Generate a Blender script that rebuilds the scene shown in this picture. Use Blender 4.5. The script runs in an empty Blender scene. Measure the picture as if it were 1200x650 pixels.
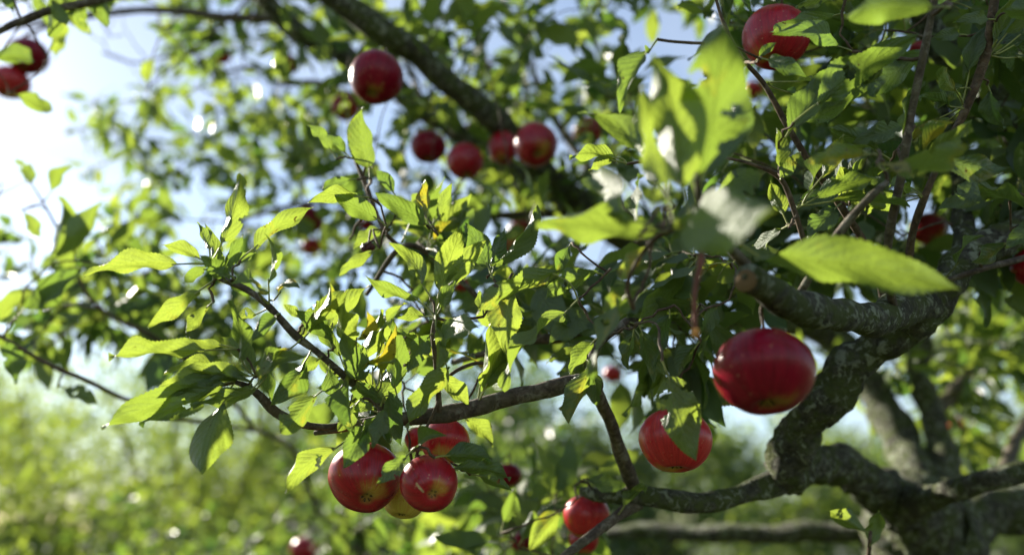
import bpy, math, random
import numpy as np
from mathutils import Vector, noise as mnoise

# ------------------------------------------------------------------ camera
FPX = 942.0                       # focal length in pixels of a 1200 px wide frame
CAM = np.array([0.0, 0.0, 1.55])
PITCH = math.radians(17.5)
Rv = np.array([1.0, 0, 0])
Fv = np.array([0, math.cos(PITCH), math.sin(PITCH)])
Uv = np.array([0, -math.sin(PITCH), math.cos(PITCH)])
def P(x, y, d):
    """world point d metres in front of the camera position, seen at (x, y) of a 1200x650 frame"""
    return CAM + (x - 600) / FPX * d * Rv - (y - 325) / FPX * d * Uv + d * Fv

scn = bpy.context.scene
cam_data = bpy.data.cameras.new('camera')
cam_data.sensor_width = 36.0
cam_data.lens = FPX / 1200 * 36
cam_data.clip_start = 0.02
cam_data.clip_end = 2000
cam_data.dof.use_dof = True
cam_data.dof.focus_distance = 0.715
cam_data.dof.aperture_fstop = cam_data.lens / 12.5
cam = bpy.data.objects.new('camera', cam_data)
scn.collection.objects.link(cam)
cam.location = CAM
cam.rotation_euler = (math.radians(90) + PITCH, 0, 0)
scn.camera = cam

# ------------------------------------------------------------------ light
sd = P(-210, 20, 1.0) - CAM
sd /= np.linalg.norm(sd)
SUN_EL = math.asin(sd[2])
SUN_AZ = math.atan2(sd[0], sd[1])           # from +Y towards +X
world = bpy.data.worlds.new('World')
scn.world = world
world.use_nodes = True
wn = world.node_tree
wn.nodes.clear()
sky = wn.nodes.new('ShaderNodeTexSky')
sky.sky_type = 'NISHITA'
sky.sun_disc = False
sky.sun_elevation = SUN_EL
sky.sun_rotation = SUN_AZ
sky.altitude = 100
sky.air_density = 1.0
sky.dust_density = 0.25
sky.ozone_density = 1.0
bg = wn.nodes.new('ShaderNodeBackground')
bg.inputs['Strength'].default_value = 0.068
wo = wn.nodes.new('ShaderNodeOutputWorld')
# thin broken cloud over the whole sky
tc = wn.nodes.new('ShaderNodeTexCoord')
sx = wn.nodes.new('ShaderNodeSeparateXYZ'); wn.links.new(tc.outputs['Generated'], sx.inputs[0])
zz = wn.nodes.new('ShaderNodeMath'); zz.operation = 'MAXIMUM'; zz.inputs[1].default_value = 0.08; wn.links.new(sx.outputs[2], zz.inputs[0])
dv = wn.nodes.new('ShaderNodeVectorMath'); dv.operation = 'DIVIDE'
cz = wn.nodes.new('ShaderNodeCombineXYZ')
for k in range(3): wn.links.new(zz.outputs[0], cz.inputs[k])
wn.links.new(tc.outputs['Generated'], dv.inputs[0]); wn.links.new(cz.outputs[0], dv.inputs[1])
cn = wn.nodes.new('ShaderNodeTexNoise'); cn.inputs['Scale'].default_value = 1.3; cn.inputs['Detail'].default_value = 7
cn.inputs['Roughness'].default_value = 0.6; cn.inputs['Distortion'].default_value = 0.4
wn.links.new(dv.outputs[0], cn.inputs['Vector'])
cr = wn.nodes.new('ShaderNodeMapRange'); cr.inputs[1].default_value = 0.35; cr.inputs[2].default_value = 0.75
cr.inputs[3].default_value = 0.02; cr.inputs[4].default_value = 0.75
wn.links.new(cn.outputs['Fac'], cr.inputs[0])
cm = wn.nodes.new('ShaderNodeMix'); cm.data_type = 'RGBA'; cm.inputs[7].default_value = (3.8, 4.2, 4.8, 1)
wn.links.new(cr.outputs[0], cm.inputs[0]); wn.links.new(sky.outputs[0], cm.inputs[6])
wn.links.new(cm.outputs[2], bg.inputs[0])
wn.links.new(bg.outputs[0], wo.inputs[0])
sun_d = bpy.data.lights.new('sun', 'SUN')
sun_d.energy = 5.0
sun_d.angle = math.radians(0.6)
sun_d.color = (1.0, 0.93, 0.80)
sun = bpy.data.objects.new('sun', sun_d)
scn.collection.objects.link(sun)
sun.rotation_euler = Vector(sd).to_track_quat('Z', 'Y').to_euler()
vs = scn.view_settings
vs.view_transform = 'Standard'
vs.look = 'None'
vs.gamma = 1.0
vs.exposure = 1.65
vs.use_curve_mapping = False
scn.cycles.use_denoising = True
scn.cycles.max_bounces = 10
scn.cycles.transmission_bounces = 6
scn.cycles.diffuse_bounces = 5
scn.cycles.caustics_reflective = False
scn.cycles.caustics_refractive = False
scn.cycles.sample_clamp_indirect = 6.0

random.seed(11)
rng = np.random.default_rng(11)

# ------------------------------------------------------------------ materials
def mat(name):
    m = bpy.data.materials.new(name)
    m.use_nodes = True
    m.node_tree.nodes.clear()
    return m, m.node_tree.nodes, m.node_tree.links

class NB:
    """small node-building helper"""
    def __init__(s, name):
        s.m, s.n, s.l = mat(name)
        s.out = s.n.new('ShaderNodeOutputMaterial')
    def put(s, sock, v):
        if hasattr(v, 'is_output') or isinstance(v, bpy.types.NodeSocket):
            s.l.new(v, sock)
        elif isinstance(v, (tuple, list)) and sock.type == 'RGBA' and len(v) == 3:
            sock.default_value = (*v, 1)
        else:
            sock.default_value = v
    def math(s, op, a, b=None, c=None, clamp=False):
        k = s.n.new('ShaderNodeMath'); k.operation = op; k.use_clamp = clamp
        s.put(k.inputs[0], a)
        if b is not None: s.put(k.inputs[1], b)
        if c is not None: s.put(k.inputs[2], c)
        return k.outputs[0]
    def mix(s, f, a, b, mode='MIX'):
        k = s.n.new('ShaderNodeMix'); k.data_type = 'RGBA'; k.blend_type = mode
        s.put(k.inputs[0], f); s.put(k.inputs[6], a); s.put(k.inputs[7], b)
        return k.outputs[2]
    def noise(s, scale, detail=4, rough=0.55, vec=None, dist=0):
        k = s.n.new('ShaderNodeTexNoise')
        k.inputs['Scale'].default_value = scale; k.inputs['Detail'].default_value = detail
        k.inputs['Roughness'].default_value = rough; k.inputs['Distortion'].default_value = dist
        if vec is not None: s.l.new(vec, k.inputs['Vector'])
        return k.outputs['Fac']
    def ramp(s, v, lo, hi):
        k = s.n.new('ShaderNodeMapRange'); k.interpolation_type = 'SMOOTHSTEP'
        s.put(k.inputs[0], v); k.inputs[1].default_value = lo; k.inputs[2].default_value = hi
        return k.outputs[0]
    def coord(s, which='Object'):
        k = s.n.new('ShaderNodeTexCoord'); return k.outputs[which]
    def scale(s, v, sc):
        k = s.n.new('ShaderNodeMapping'); s.l.new(v, k.inputs[0]); k.inputs['Scale'].default_value = sc
        return k.outputs[0]
    def attr(s, name):
        k = s.n.new('ShaderNodeAttribute'); k.attribute_name = name; return k
    def bump(s, h, strength, dist):
        k = s.n.new('ShaderNodeBump'); k.inputs['Strength'].default_value = strength
        k.inputs['Distance'].default_value = dist; s.l.new(h, k.inputs['Height']); return k.outputs[0]
    def bsdf(s, col, rough=0.5, spec=0.5, normal=None):
        k = s.n.new('ShaderNodeBsdfPrincipled')
        s.put(k.inputs['Base Color'], col); s.put(k.inputs['Roughness'], rough)
        k.inputs['Specular IOR Level'].default_value = spec
        if normal is not None: s.l.new(normal, k.inputs['Normal'])
        return k.outputs[0]
    def done(s, sh):
        s.l.new(sh, s.out.inputs[0]); return s.m

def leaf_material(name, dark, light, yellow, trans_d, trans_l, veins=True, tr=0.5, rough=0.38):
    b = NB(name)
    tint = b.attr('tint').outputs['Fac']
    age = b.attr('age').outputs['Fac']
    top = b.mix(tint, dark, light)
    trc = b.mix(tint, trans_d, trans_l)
    geo = b.n.new('ShaderNodeNewGeometry')
    pos = b.coord('Object')
    if veins:
        uv = b.n.new('ShaderNodeUVMap'); uv.uv_map = 'UVMap'
        sp = b.n.new('ShaderNodeSeparateXYZ'); b.l.new(uv.outputs[0], sp.inputs[0])
        u, v = sp.outputs[0], sp.outputs[1]
        s_ = b.math('ABSOLUTE', b.math('MULTIPLY_ADD', v, 2.0, -1.0))
        ph = b.math('SUBTRACT', b.math('MULTIPLY', u, 8.5), b.math('MULTIPLY', b.math('POWER', s_, 1.25), 2.6))
        fr = b.math('ABSOLUTE', b.math('SUBTRACT', b.math('FRACT', ph), 0.5))
        lat = b.math('MULTIPLY', b.ramp(b.math('ADD', fr, b.math('MULTIPLY_ADD', b.noise(60, 2, vec=pos), 0.16, -0.08)), 0.075, 0.01), 0.8)
        lat = b.math('MULTIPLY', lat, b.ramp(s_, 1.0, 0.35))
        mid = b.ramp(s_, 0.075, 0.03)
        net = b.n.new('ShaderNodeTexVoronoi'); net.feature = 'DISTANCE_TO_EDGE'; net.inputs['Scale'].default_value = 420
        b.l.new(pos, net.inputs['Vector'])
        netf = b.ramp(net.outputs[0], 0.12, 0.0)
        vein = b.math('MAXIMUM', b.math('MULTIPLY', lat, 0.75), mid)
        # uneven colour across the blade, yellow and brown wear
        n1 = b.noise(38, 3, vec=pos)
        top = b.mix(b.math('MULTIPLY', b.ramp(n1, 0.35, 0.75), 0.5), top, light)
        wear = b.math('MULTIPLY', b.ramp(b.math('ADD', n1, b.math('MULTIPLY', age, 0.55)), 0.72, 0.98), 0.9)
        top = b.mix(wear, top, yellow)
        trc = b.mix(wear, trc, (0.55, 0.42, 0.02))
        spot = b.ramp(b.math('ADD', b.noise(150, 2, vec=pos), b.math('MULTIPLY', age, 0.20)), 0.735, 0.80)
        brown = b.math('MULTIPLY', spot, 0.9)
        top = b.mix(brown, top, (0.05, 0.022, 0.008))
        trc = b.mix(brown, trc, (0.05, 0.018, 0.004))
        top = b.mix(b.math('MULTIPLY', vein, 0.5), top, (0.20, 0.26, 0.09))
        trc = b.mix(b.math('MULTIPLY', vein, 0.30), trc, b.mix(1.0, trc, (0.55, 0.55, 0.5), 'MULTIPLY'))
        trc = b.mix(b.math('MULTIPLY', netf, 0.22), trc, (0.10, 0.17, 0.01))
        puff = b.math('MULTIPLY', b.ramp(fr, 0.0, 0.5), 0.24)
        h = b.math('ADD', b.math('MULTIPLY', b.noise(260, 5, 0.65, vec=pos), 1.3), b.math('SUBTRACT', puff, b.math('MULTIPLY', vein, 0.5)))
        nor = b.bump(h, 0.6, 0.0016)
    else:
        nor = None
    under = b.mix(0.55, top, (0.12, 0.155, 0.075))
    col = b.mix(geo.outputs['Backfacing'], top, under)
    rg = b.math('MULTIPLY_ADD', geo.outputs['Backfacing'], 0.25, rough)
    pr = b.bsdf(col, rg, 0.6, nor)
    tl = b.n.new('ShaderNodeBsdfTranslucent'); b.put(tl.inputs[0], trc)
    if nor is not None: b.l.new(nor, tl.inputs['Normal'])
    mx = b.n.new('ShaderNodeMixShader'); mx.inputs[0].default_value = tr
    b.l.new(pr, mx.inputs[1]); b.l.new(tl.outputs[0], mx.inputs[2])
    return b.done(mx.outputs[0])

M = {}
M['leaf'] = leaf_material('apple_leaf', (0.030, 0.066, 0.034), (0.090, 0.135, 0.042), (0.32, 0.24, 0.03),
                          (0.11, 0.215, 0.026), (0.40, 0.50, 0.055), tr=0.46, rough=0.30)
M['leaf_dark'] = leaf_material('dark_green_leaf', (0.020, 0.042, 0.022), (0.055, 0.085, 0.030), (0.3, 0.22, 0.03),
                          (0.05, 0.11, 0.018), (0.26, 0.36, 0.045), veins=False, rough=0.30)  # foliage whose own green is darker
M['leaf_far'] = leaf_material('apple_leaf_plain', (0.030, 0.064, 0.032), (0.088, 0.132, 0.040), (0.3, 0.22, 0.03),
                          (0.11, 0.215, 0.026), (0.40, 0.49, 0.052), tr=0.46, veins=False, rough=0.42)
M['bush_leaf'] = leaf_material('shrub_leaf', (0.040, 0.078, 0.020), (0.10, 0.14, 0.030), (0.3, 0.22, 0.03),
                          (0.17, 0.26, 0.025), (0.38, 0.46, 0.05), veins=False, rough=0.55)

def bark_material(name, base, light, lichen, moss, ls, lichen_amt, bump):
    b = NB(name)
    p = b.coord('Object')
    n1 = b.noise(80, 8, 0.7, p, 0.6)
    n2 = b.noise(210, 5, 0.6, p)
    lic = b.noise(ls, 5, 0.62, p, 0.7)
    mo = b.noise(ls * 0.45, 4, 0.6, p)
    c = b.mix(b.ramp(n1, 0.35, 0.7), base, light)
    c = b.mix(b.math('MULTIPLY', b.ramp(n2, 0.55, 0.35), 0.6), c, (0.02, 0.016, 0.012))
    c = b.mix(b.math('MULTIPLY', b.ramp(mo, 0.42, 0.58), lichen_amt), c, moss)
    c = b.mix(b.math('MULTIPLY', b.ramp(lic, 0.53, 0.62), lichen_amt), c, lichen)
    h = b.math('ADD', b.math('ADD', n1, b.math('MULTIPLY', n2, 0.5)), b.math('MULTIPLY', b.ramp(lic, 0.55, 0.66), 0.25))
    return b.done(b.bsdf(c, 0.82, 0.25, b.bump(h, 0.9, bump)))
M['bark'] = bark_material('limb_bark', (0.040, 0.037, 0.026), (0.14, 0.138, 0.10), (0.32, 0.35, 0.25), (0.075, 0.095, 0.022), 95, 0.9, 0.013)
M['bark_mid'] = bark_material('branch_bark', (0.062, 0.044, 0.034), (0.15, 0.12, 0.09), (0.28, 0.28, 0.22), (0.09, 0.09, 0.04), 80, 0.3, 0.0022)
M['twig'] = bark_material('twig_bark', (0.060, 0.036, 0.024), (0.15, 0.10, 0.065), (0.25, 0.23, 0.18), (0.10, 0.09, 0.05), 150, 0.25, 0.0008)
def plain(name, col, rough=0.6, var=0.3, sc=60):
    b = NB(name)
    n = b.noise(sc, 3, vec=b.coord('Object'))
    dk = tuple(c * (1 - var) for c in col); lt = tuple(min(1, c * (1 + var)) for c in col)
    return b.done(b.bsdf(b.mix(b.ramp(n, 0.3, 0.7), dk, lt), rough, 0.4))
M['petiole'] = plain('petiole_green', (0.20, 0.22, 0.06), 0.5, 0.35, 90)
M['stem'] = plain('fruit_stem', (0.10, 0.055, 0.02), 0.6)
M['calyx'] = plain('dried_calyx', (0.045, 0.030, 0.016), 0.8)
M['spur'] = plain('spent_fruit_stalk', (0.15, 0.045, 0.032), 0.55, 0.3, 120)
M['spur_tip'] = plain('stalk_scar', (0.50, 0.22, 0.06), 0.7, 0.3, 150)
M['mummy'] = plain('withered_fruit', (0.06, 0.006, 0.012), 0.45, 0.5, 150)

def cut_material():
    b = NB('sawn_wood')
    p = b.coord('Object')
    k = b.n.new('ShaderNodeVectorMath'); k.operation = 'LENGTH'; b.l.new(p, k.inputs[0])
    r = b.math('ADD', k.outputs['Value'], b.math('MULTIPLY', b.noise(90, 3, vec=p), 0.004))
    ring = b.math('SINE', b.math('MULTIPLY', r, 3800.0))
    c = b.mix(b.ramp(ring, -0.6, 0.9), (0.11, 0.068, 0.032), (0.20, 0.125, 0.06))
    c = b.mix(b.ramp(k.outputs['Value'], 0.008, 0.012), c, (0.16, 0.08, 0.03))
    return b.done(b.bsdf(c, 0.8, 0.2))
M['cut'] = cut_material()

def apple_material(name, red, deep, ground, cover, rough=0.24, spec=0.42):
    """object space: z from calyx (-1) to stem (+1) after dividing by the radius held in attribute 'az'"""
    b = NB(name)
    az = b.attr('az').outputs['Fac']         # -1 calyx .. 1 stem
    ang = b.attr('ang').outputs['Fac']       # redder flank, turned at random per apple, 0..1
    p = b.coord('Object')
    st = b.n.new('ShaderNodeUVMap'); st.uv_map = 'UVMap'
    streak = b.noise(1.0, 5, 0.6, b.scale(st.outputs[0], (85, 3.2, 1)), 0.25)
    n1 = b.noise(42, 3, vec=p)
    c = b.mix(b.ramp(streak, 0.33, 0.66), deep, red)
    # blush edge: green-yellow ground colour at the calyx end and on the opposite flank
    e = b.math('ADD', b.math('MULTIPLY', az, 1.0), b.math('MULTIPLY_ADD', n1, 0.9, -0.45))
    e = b.math('ADD', e, b.math('MULTIPLY_ADD', streak, 0.3, -0.15))
    e = b.math('ADD', e, b.math('MULTIPLY_ADD', ang, 0.9, cover))
    g = b.ramp(e, -0.20, -0.66)
    c = b.mix(g, c, b.mix(b.ramp(streak, 0.35, 0.7), ground, tuple(0.5 * (x + y) for x, y in zip(ground, red))))
    cav = b.ramp(b.math('ADD', b.attr('cav').outputs['Fac'], b.math('MULTIPLY_ADD', n1, 0.5, -0.25)), 0.62, 0.12)
    c = b.mix(b.math('MULTIPLY', cav, 0.75), c, (0.26, 0.19, 0.04))
    vo = b.n.new('ShaderNodeTexVoronoi'); vo.inputs['Scale'].default_value = 230; b.l.new(p, vo.inputs['Vector'])
    dots = b.ramp(vo.outputs['Distance'], 0.20, 0.10)
    sel = b.ramp(b.noise(120, 1, vec=p), 0.46, 0.58)
    c = b.mix(b.math('MULTIPLY', b.math('MULTIPLY', dots, sel), 0.75), c, (0.50, 0.24, 0.13))
    rg = b.math('MULTIPLY_ADD', b.noise(70, 4, vec=p), 0.22, rough - 0.05)
    h = b.noise(300, 2, vec=p)
    return b.done(b.bsdf(c, rg, spec, b.bump(h, 0.10, 0.0006)))
M['apple_red'] = apple_material('apple_skin_red', (0.36, 0.006, 0.016), (0.21, 0.003, 0.011), (0.42, 0.27, 0.04), 0.42)
M['apple_crimson'] = apple_material('apple_skin_crimson', (0.22, 0.002, 0.016), (0.13, 0.001, 0.010), (0.33, 0.20, 0.03), 0.55, spec=0.22)
M['apple_bright'] = apple_material('apple_skin_bright', (0.50, 0.022, 0.026), (0.32, 0.007, 0.016), (0.48, 0.34, 0.06), 0.30)
M['apple_yellow'] = apple_material('apple_skin_yellow', (0.42, 0.10, 0.025), (0.38, 0.06, 0.02), (0.50, 0.40, 0.07), -1.35)
M['scar'] = plain('skin_scar', (0.42, 0.26, 0.12), 0.7, 0.25, 200)

# ------------------------------------------------------------------ object helpers
COL = scn.collection
ORG = {}
def link(name, verts, faces, material, parent=None, origin=None, smooth=True, uv=None, attrs=None):
    """one mesh object; verts are world coordinates, origin is the object's world origin"""
    verts = np.asarray(verts, dtype=np.float64)
    if origin is None: origin = verts.mean(axis=0)
    origin = np.asarray(origin, dtype=np.float64)
    me = bpy.data.meshes.new(name)
    loc = verts - origin
    if isinstance(faces, np.ndarray):
        nf, k = faces.shape
        me.vertices.add(len(loc)); me.vertices.foreach_set('co', loc.astype(np.float32).ravel())
        me.loops.add(nf * k); me.loops.foreach_set('vertex_index', faces.astype(np.int32).ravel())
        me.polygons.add(nf); me.polygons.foreach_set('loop_start', np.arange(0, nf * k, k, dtype=np.int32))
        me.update(calc_edges=True)
    else:
        me.from_pydata([tuple(v) for v in loc], [], [tuple(int(i) for i in f) for f in faces])
    if smooth: me.polygons.foreach_set('use_smooth', np.ones(len(me.polygons), dtype=bool))
    if uv is not None:
        lay = me.uv_layers.new(name='UVMap')
        idx = np.empty(len(me.loops), dtype=np.int32); me.loops.foreach_get('vertex_index', idx)
        lay.data.foreach_set('uv', np.asarray(uv, dtype=np.float32)[idx].ravel())
    for k, v in (attrs or {}).items():
        a = me.attributes.new(k, 'FLOAT', 'POINT')
        a.data.foreach_set('value', np.broadcast_to(np.asarray(v, dtype=np.float32), (len(loc),)).copy())
    me.materials.append(material)
    o = bpy.data.objects.new(name, me)
    COL.objects.link(o)
    if parent is not None:
        o.parent = parent
        o.location = Vector(origin - ORG[parent.name])
    else:
        o.location = Vector(origin)
    ORG[o.name] = origin
    return o
def empty(name, loc):
    o = bpy.data.objects.new(name, None); COL.objects.link(o)
    o.location = Vector(loc); o.empty_display_size = 0.1; ORG[o.name] = np.asarray(loc, float)
    return o
def tag(o, label, cat, group=None, kind=None):
    o['label'] = label
    if cat: o['category'] = cat
    if group: o['group'] = group
    if kind: o['kind'] = kind
    return o

def norm(v):
    n = np.linalg.norm(v); return v / n if n > 1e-9 else v
def catmull(pts, rad, step):
    """smooth path through pts with radii, resampled about every `step` metres"""
    pts = np.asarray(pts, float); rad = np.asarray(rad, float)
    if len(pts) == 2:
        pts = np.array([pts[0], (pts[0] + pts[1]) / 2, pts[1]]); rad = np.array([rad[0], (rad[0] + rad[1]) / 2, rad[1]])
    ext = np.vstack([2 * pts[0] - pts[1], pts, 2 * pts[-1] - pts[-2]])
    out, ro = [], []
    for i in range(len(pts) - 1):
        p0, p1, p2, p3 = ext[i:i + 4]
        n = max(2, int(np.linalg.norm(p2 - p1) / step))
        for t in np.linspace(0, 1, n, endpoint=False):
            out.append(0.5 * (2 * p1 + (p2 - p0) * t + (2 * p0 - 5 * p1 + 4 * p2 - p3) * t * t + (3 * p1 - p0 - 3 * p2 + p3) * t ** 3))
            ro.append(rad[i] + (rad[i + 1] - rad[i]) * t)
    out.append(pts[-1]); ro.append(rad[-1])
    return np.array(out), np.array(ro)
def tube(path, rad, sides=8, rough=0.0, nscale=30.0, seed=0.0, cap=True):
    path = np.asarray(path, float); n = len(path)
    tan = np.gradient(path, axis=0); tan /= np.linalg.norm(tan, axis=1)[:, None] + 1e-12
    ref = np.array([0, 0, 1.0]) if abs(tan[0][2]) < 0.9 else np.array([1.0, 0, 0])
    a = norm(np.cross(tan[0], ref)); verts = []
    ang = np.linspace(0, 2 * math.pi, sides, endpoint=False)
    for i in range(n):
        a = norm(a - tan[i] * np.dot(a, tan[i])); b = np.cross(tan[i], a)
        for th in ang:
            dirv = a * math.cos(th) + b * math.sin(th)
            r = rad[i]
            if rough:
                q = path[i] + dirv * r
                v1 = mnoise.noise(Vector(q * nscale + seed)); v2 = mnoise.noise(Vector(q * nscale * 3.1 + seed + 7))
                r *= 1 + rough * (v1 + 0.5 * v2)
            verts.append(path[i] + dirv * r)
    faces = []
    for i in range(n - 1):
        for j in range(sides):
            k = (j + 1) % sides
            faces.append((i * sides + j, i * sides + k, (i + 1) * sides + k, (i + 1) * sides + j))
    if cap:
        verts.append(path[0] - tan[0] * rad[0] * 0.3); c0 = len(verts) - 1
        verts.append(path[-1] + tan[-1] * rad[-1] * 0.5); c1 = len(verts) - 1
        for j in range(sides):
            k = (j + 1) % sides
            faces.append((c0, k, j, j)[:3]); faces.append(((n - 1) * sides + j, (n - 1) * sides + k, c1))
    return np.array(verts), faces

class Joined:
    """collects pieces of one part"""
    def __init__(s): s.v = []; s.f = []; s.n = 0; s.uv = []; s.at = {}
    def add(s, v, f, uv=None, attrs=None):
        s.v.append(v); s.f.append(np.asarray(f) + s.n if isinstance(f, np.ndarray) else [tuple(i + s.n for i in q) for q in f])
        s.n += len(v)
        if uv is not None: s.uv.append(uv)
        for k, x in (attrs or {}).items():
            s.at.setdefault(k, []).append(np.broadcast_to(np.asarray(x, np.float32), (len(v),)))
    def build(s, name, material, parent=None, origin=None, smooth=True):
        v = np.vstack(s.v)
        f = np.vstack(s.f) if isinstance(s.f[0], np.ndarray) else [q for part in s.f for q in part]
        return link(name, v, f, material, parent, origin, smooth, np.vstack(s.uv) if s.uv else None,
                    {k: np.concatenate(x) for k, x in s.at.items()})

# ------------------------------------------------------------------ leaf geometry
def leaf_shape(t, a=0.88, e=0.92):
    w = np.sin(math.pi * np.clip(t, 0, 1) ** a) ** e
    return w * (1 - 0.16 * t) * np.where(t > 0.86, 1 - 0.5 * ((t - 0.86) / 0.14) ** 2, 1)
def leaf_mesh(B, T, N, width, bow=0.0, fold=0.3, wave=0.03, twist=0.0, nu=34, nv=6, seed=0, sideb=0.0):
    """blade from B to T; N the upper-side normal; width in metres; bow = arch along N as a part of the length"""
    r = np.random.default_rng(seed)
    ax = T - B; L = np.linalg.norm(ax); ax = ax / L
    N = norm(N - ax * np.dot(N, ax)); S = np.cross(ax, N)
    t = np.linspace(0, 1, nu + 1); s = np.linspace(-1, 1, nv + 1)
    tt, ss = np.meshgrid(t, s, indexing='ij')
    w = leaf_shape(t, r.uniform(0.76, 1.08), r.uniform(0.75, 1.15)) * width * 0.5 * 1.08
    if nu > 20:                                   # saw-toothed margin
        tooth = np.where(np.arange(nu + 1) % 2 == 0, 1.0, 0.925)
        edge = np.where(np.abs(ss) > 0.99, tooth[:, None], 1.0)
    else:
        edge = np.ones_like(ss)
    edge = edge * (1 + 0.07 * np.sin(tt * r.uniform(7, 12) + r.uniform(0, 6) + ss * 2))
    tw = twist * (tt - 0.3)
    off = ss * w[:, None] * edge
    lift = np.abs(off) * math.tan(fold) + wave * L * np.sin(tt * r.uniform(9, 15) + r.uniform(0, 6) + ss * 1.4) * ss ** 2
    lift = lift + 0.018 * L * np.sin(tt * r.uniform(14, 20) + ss * 3 + r.uniform(0, 6)) * np.abs(ss)
    lift = lift - r.uniform(-0.5, 0.9) * np.abs(off) * ss ** 2 * np.clip(tt * 1.6 - 0.2, 0, 1) * math.tan(fold + 0.25)
    so = off * np.cos(tw) - lift * np.sin(tw); lo = off * np.sin(tw) + lift * np.cos(tw)
    arch = bow * L * 4 * tt * (1 - tt) * (0.75 + 0.5 * tt)
    sb = sideb * L * 4 * tt * (1 - tt)
    pts = B + ax * (tt * L)[..., None] + S * (so + sb)[..., None] + N * (lo + arch)[..., None]
    v = pts.reshape(-1, 3)
    i, j = np.meshgrid(np.arange(nu), np.arange(nv), indexing='ij')
    a = (i * (nv + 1) + j).ravel()
    f = np.stack([a, a + nv + 1, a + nv + 2, a + 1], axis=1)
    uv = np.stack([tt.ravel(), (ss.ravel() + 1) / 2], axis=1)
    return v, f, uv

# ------------------------------------------------------------------ setting: ground, road
def sheet(name, x0, x1, y0, y1, z, material, n=1):
    xs = np.linspace(x0, x1, n + 1); ys = np.linspace(y0, y1, n + 1)
    v = np.array([[x, y, z] for x in xs for y in ys]); f = []
    for i in range(n):
        for j in range(n):
            a = i * (n + 1) + j; f.append((a, a + n + 1, a + n + 2, a + 1))
    o = link(name, v, f, material, None, (0, 0, z), smooth=False); o['kind'] = 'structure'; return o
def grass_mat():
    b = NB('meadow_grass'); p = b.coord('Object')
    c = b.mix(b.ramp(b.noise(0.35, 6, 0.6, p), 0.3, 0.7), (0.030, 0.050, 0.014), (0.070, 0.085, 0.028))
    c = b.mix(b.math('MULTIPLY', b.ramp(b.noise(6, 6, 0.7, p), 0.4, 0.7), 0.6), c, (0.095, 0.090, 0.036))
    return b.done(b.bsdf(c, 0.9, 0.2, b.bump(b.noise(30, 5, vec=p), 0.8, 0.05)))
tag(sheet('ground', -900, 900, -60, 1500, 0, grass_mat()), 'grassy meadow ground under and beyond the orchard', None, kind='structure')
def road_mat():
    b = NB('road_asphalt'); p = b.coord('Object')
    return b.done(b.bsdf(b.mix(b.noise(3, 5, vec=p), (0.10, 0.10, 0.10), (0.16, 0.16, 0.155)), 0.85, 0.3))
tag(sheet('road', -300, 400, 58, 84, 0.004, road_mat()), 'pale grey road crossing far behind the orchard', None, kind='structure')

# ------------------------------------------------------------------ the apple tree: trunk and limbs
TRUNK = P(1085, 640, 1.30)
BASE = np.array([TRUNK[0] + 0.03, TRUNK[1] + 0.02, 0.0])
tree = tag(empty('apple_tree', BASE), 'old apple tree with lichened limbs spreading across the whole view', 'tree')
NET_P, NET_R, NET_O = [], [], []
NET_A = np.zeros((200000, 3))       # skeleton samples: position, radius, owner object
def addnet(path, rad, owner):
    for p, r in zip(path, rad): NET_A[len(NET_P)] = p; NET_P.append(p); NET_R.append(r); NET_O.append(owner)
BR = {}
def limb(key, pts, material='bark', sides=18, step=0.012, rough=0.13, nscale=28, name='branch', parent=tree, cap=True):
    """pts rows: x, y, depth, full width in frame pixels (or a world point and radius in metres)"""
    wp, wr = [], []
    for q in pts:
        if len(q) == 2: wp.append(np.asarray(q[0], float)); wr.append(q[1])
        else: wp.append(P(q[0], q[1], q[2])); wr.append(q[3] * 0.5 * q[2] / FPX)
    path, rad = catmull(wp, wr, step)
    if sides >= 10:                                  # knuckles and swellings along the limb
        for i in range(len(path)):
            path[i] += 0.42 * rad[i] * np.array([mnoise.noise(Vector(path[i] * 14 + k * 9.1)) for k in range(3)])
            rad[i] *= 1 + 0.22 * mnoise.noise(Vector(path[i] * 34))
    v, f = tube(path, rad, sides, rough, nscale, seed=len(BR) * 3.7, cap=cap)
    o = link(name, v, f, M[material], parent, wp[0])
    BR[key] = o; addnet(path, rad, o)
    return o, path, rad
limb('trunk', [(BASE, 0.115), (BASE + [-0.005, 0, 0.35], 0.092), (BASE + [0.0, -0.01, 0.8], 0.085), (1090, 690, 1.32, 135), (1082, 640, 1.30, 115), (1075, 592, 1.28, 85)], sides=28, step=0.02, rough=0.12, nscale=16, name='trunk')
# limb that comes forward from the fork to an elbow and climbs to the right
limb('A', [(1085, 625, 1.28, 75), (1040, 578, 1.20, 48), (990, 550, 1.08, 40), (945, 545, 0.98, 44), (922, 545, 0.93, 52), (935, 505, 0.90, 50), (968, 462, 0.87, 48), (1015, 415, 0.85, 45), (1078, 362, 0.83, 46), (1130, 310, 0.84, 40), (1200, 262, 0.86, 36), (1300, 205, 0.9, 30), (1420, 120, 1.0, 24)], sides=32, step=0.006, rough=0.30, nscale=60)
limb('A_left', [(948, 548, 0.95, 26), (925, 558, 0.93, 30), (900, 570, 0.92, 27), (865, 580, 0.90, 26), (820, 588, 0.88, 25), (775, 584, 0.87, 24), (738, 580, 0.86, 26), (705, 578, 0.87, 20), (682, 574, 0.89, 10)], sides=18, step=0.008)
limb('A_left_low', [(745, 588, 0.865, 22), (720, 606, 0.84, 13), (690, 628, 0.82, 11), (655, 655, 0.80, 10), (620, 690, 0.79, 8)], material='bark_mid', sides=12, step=0.008, rough=0.07)
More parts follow.
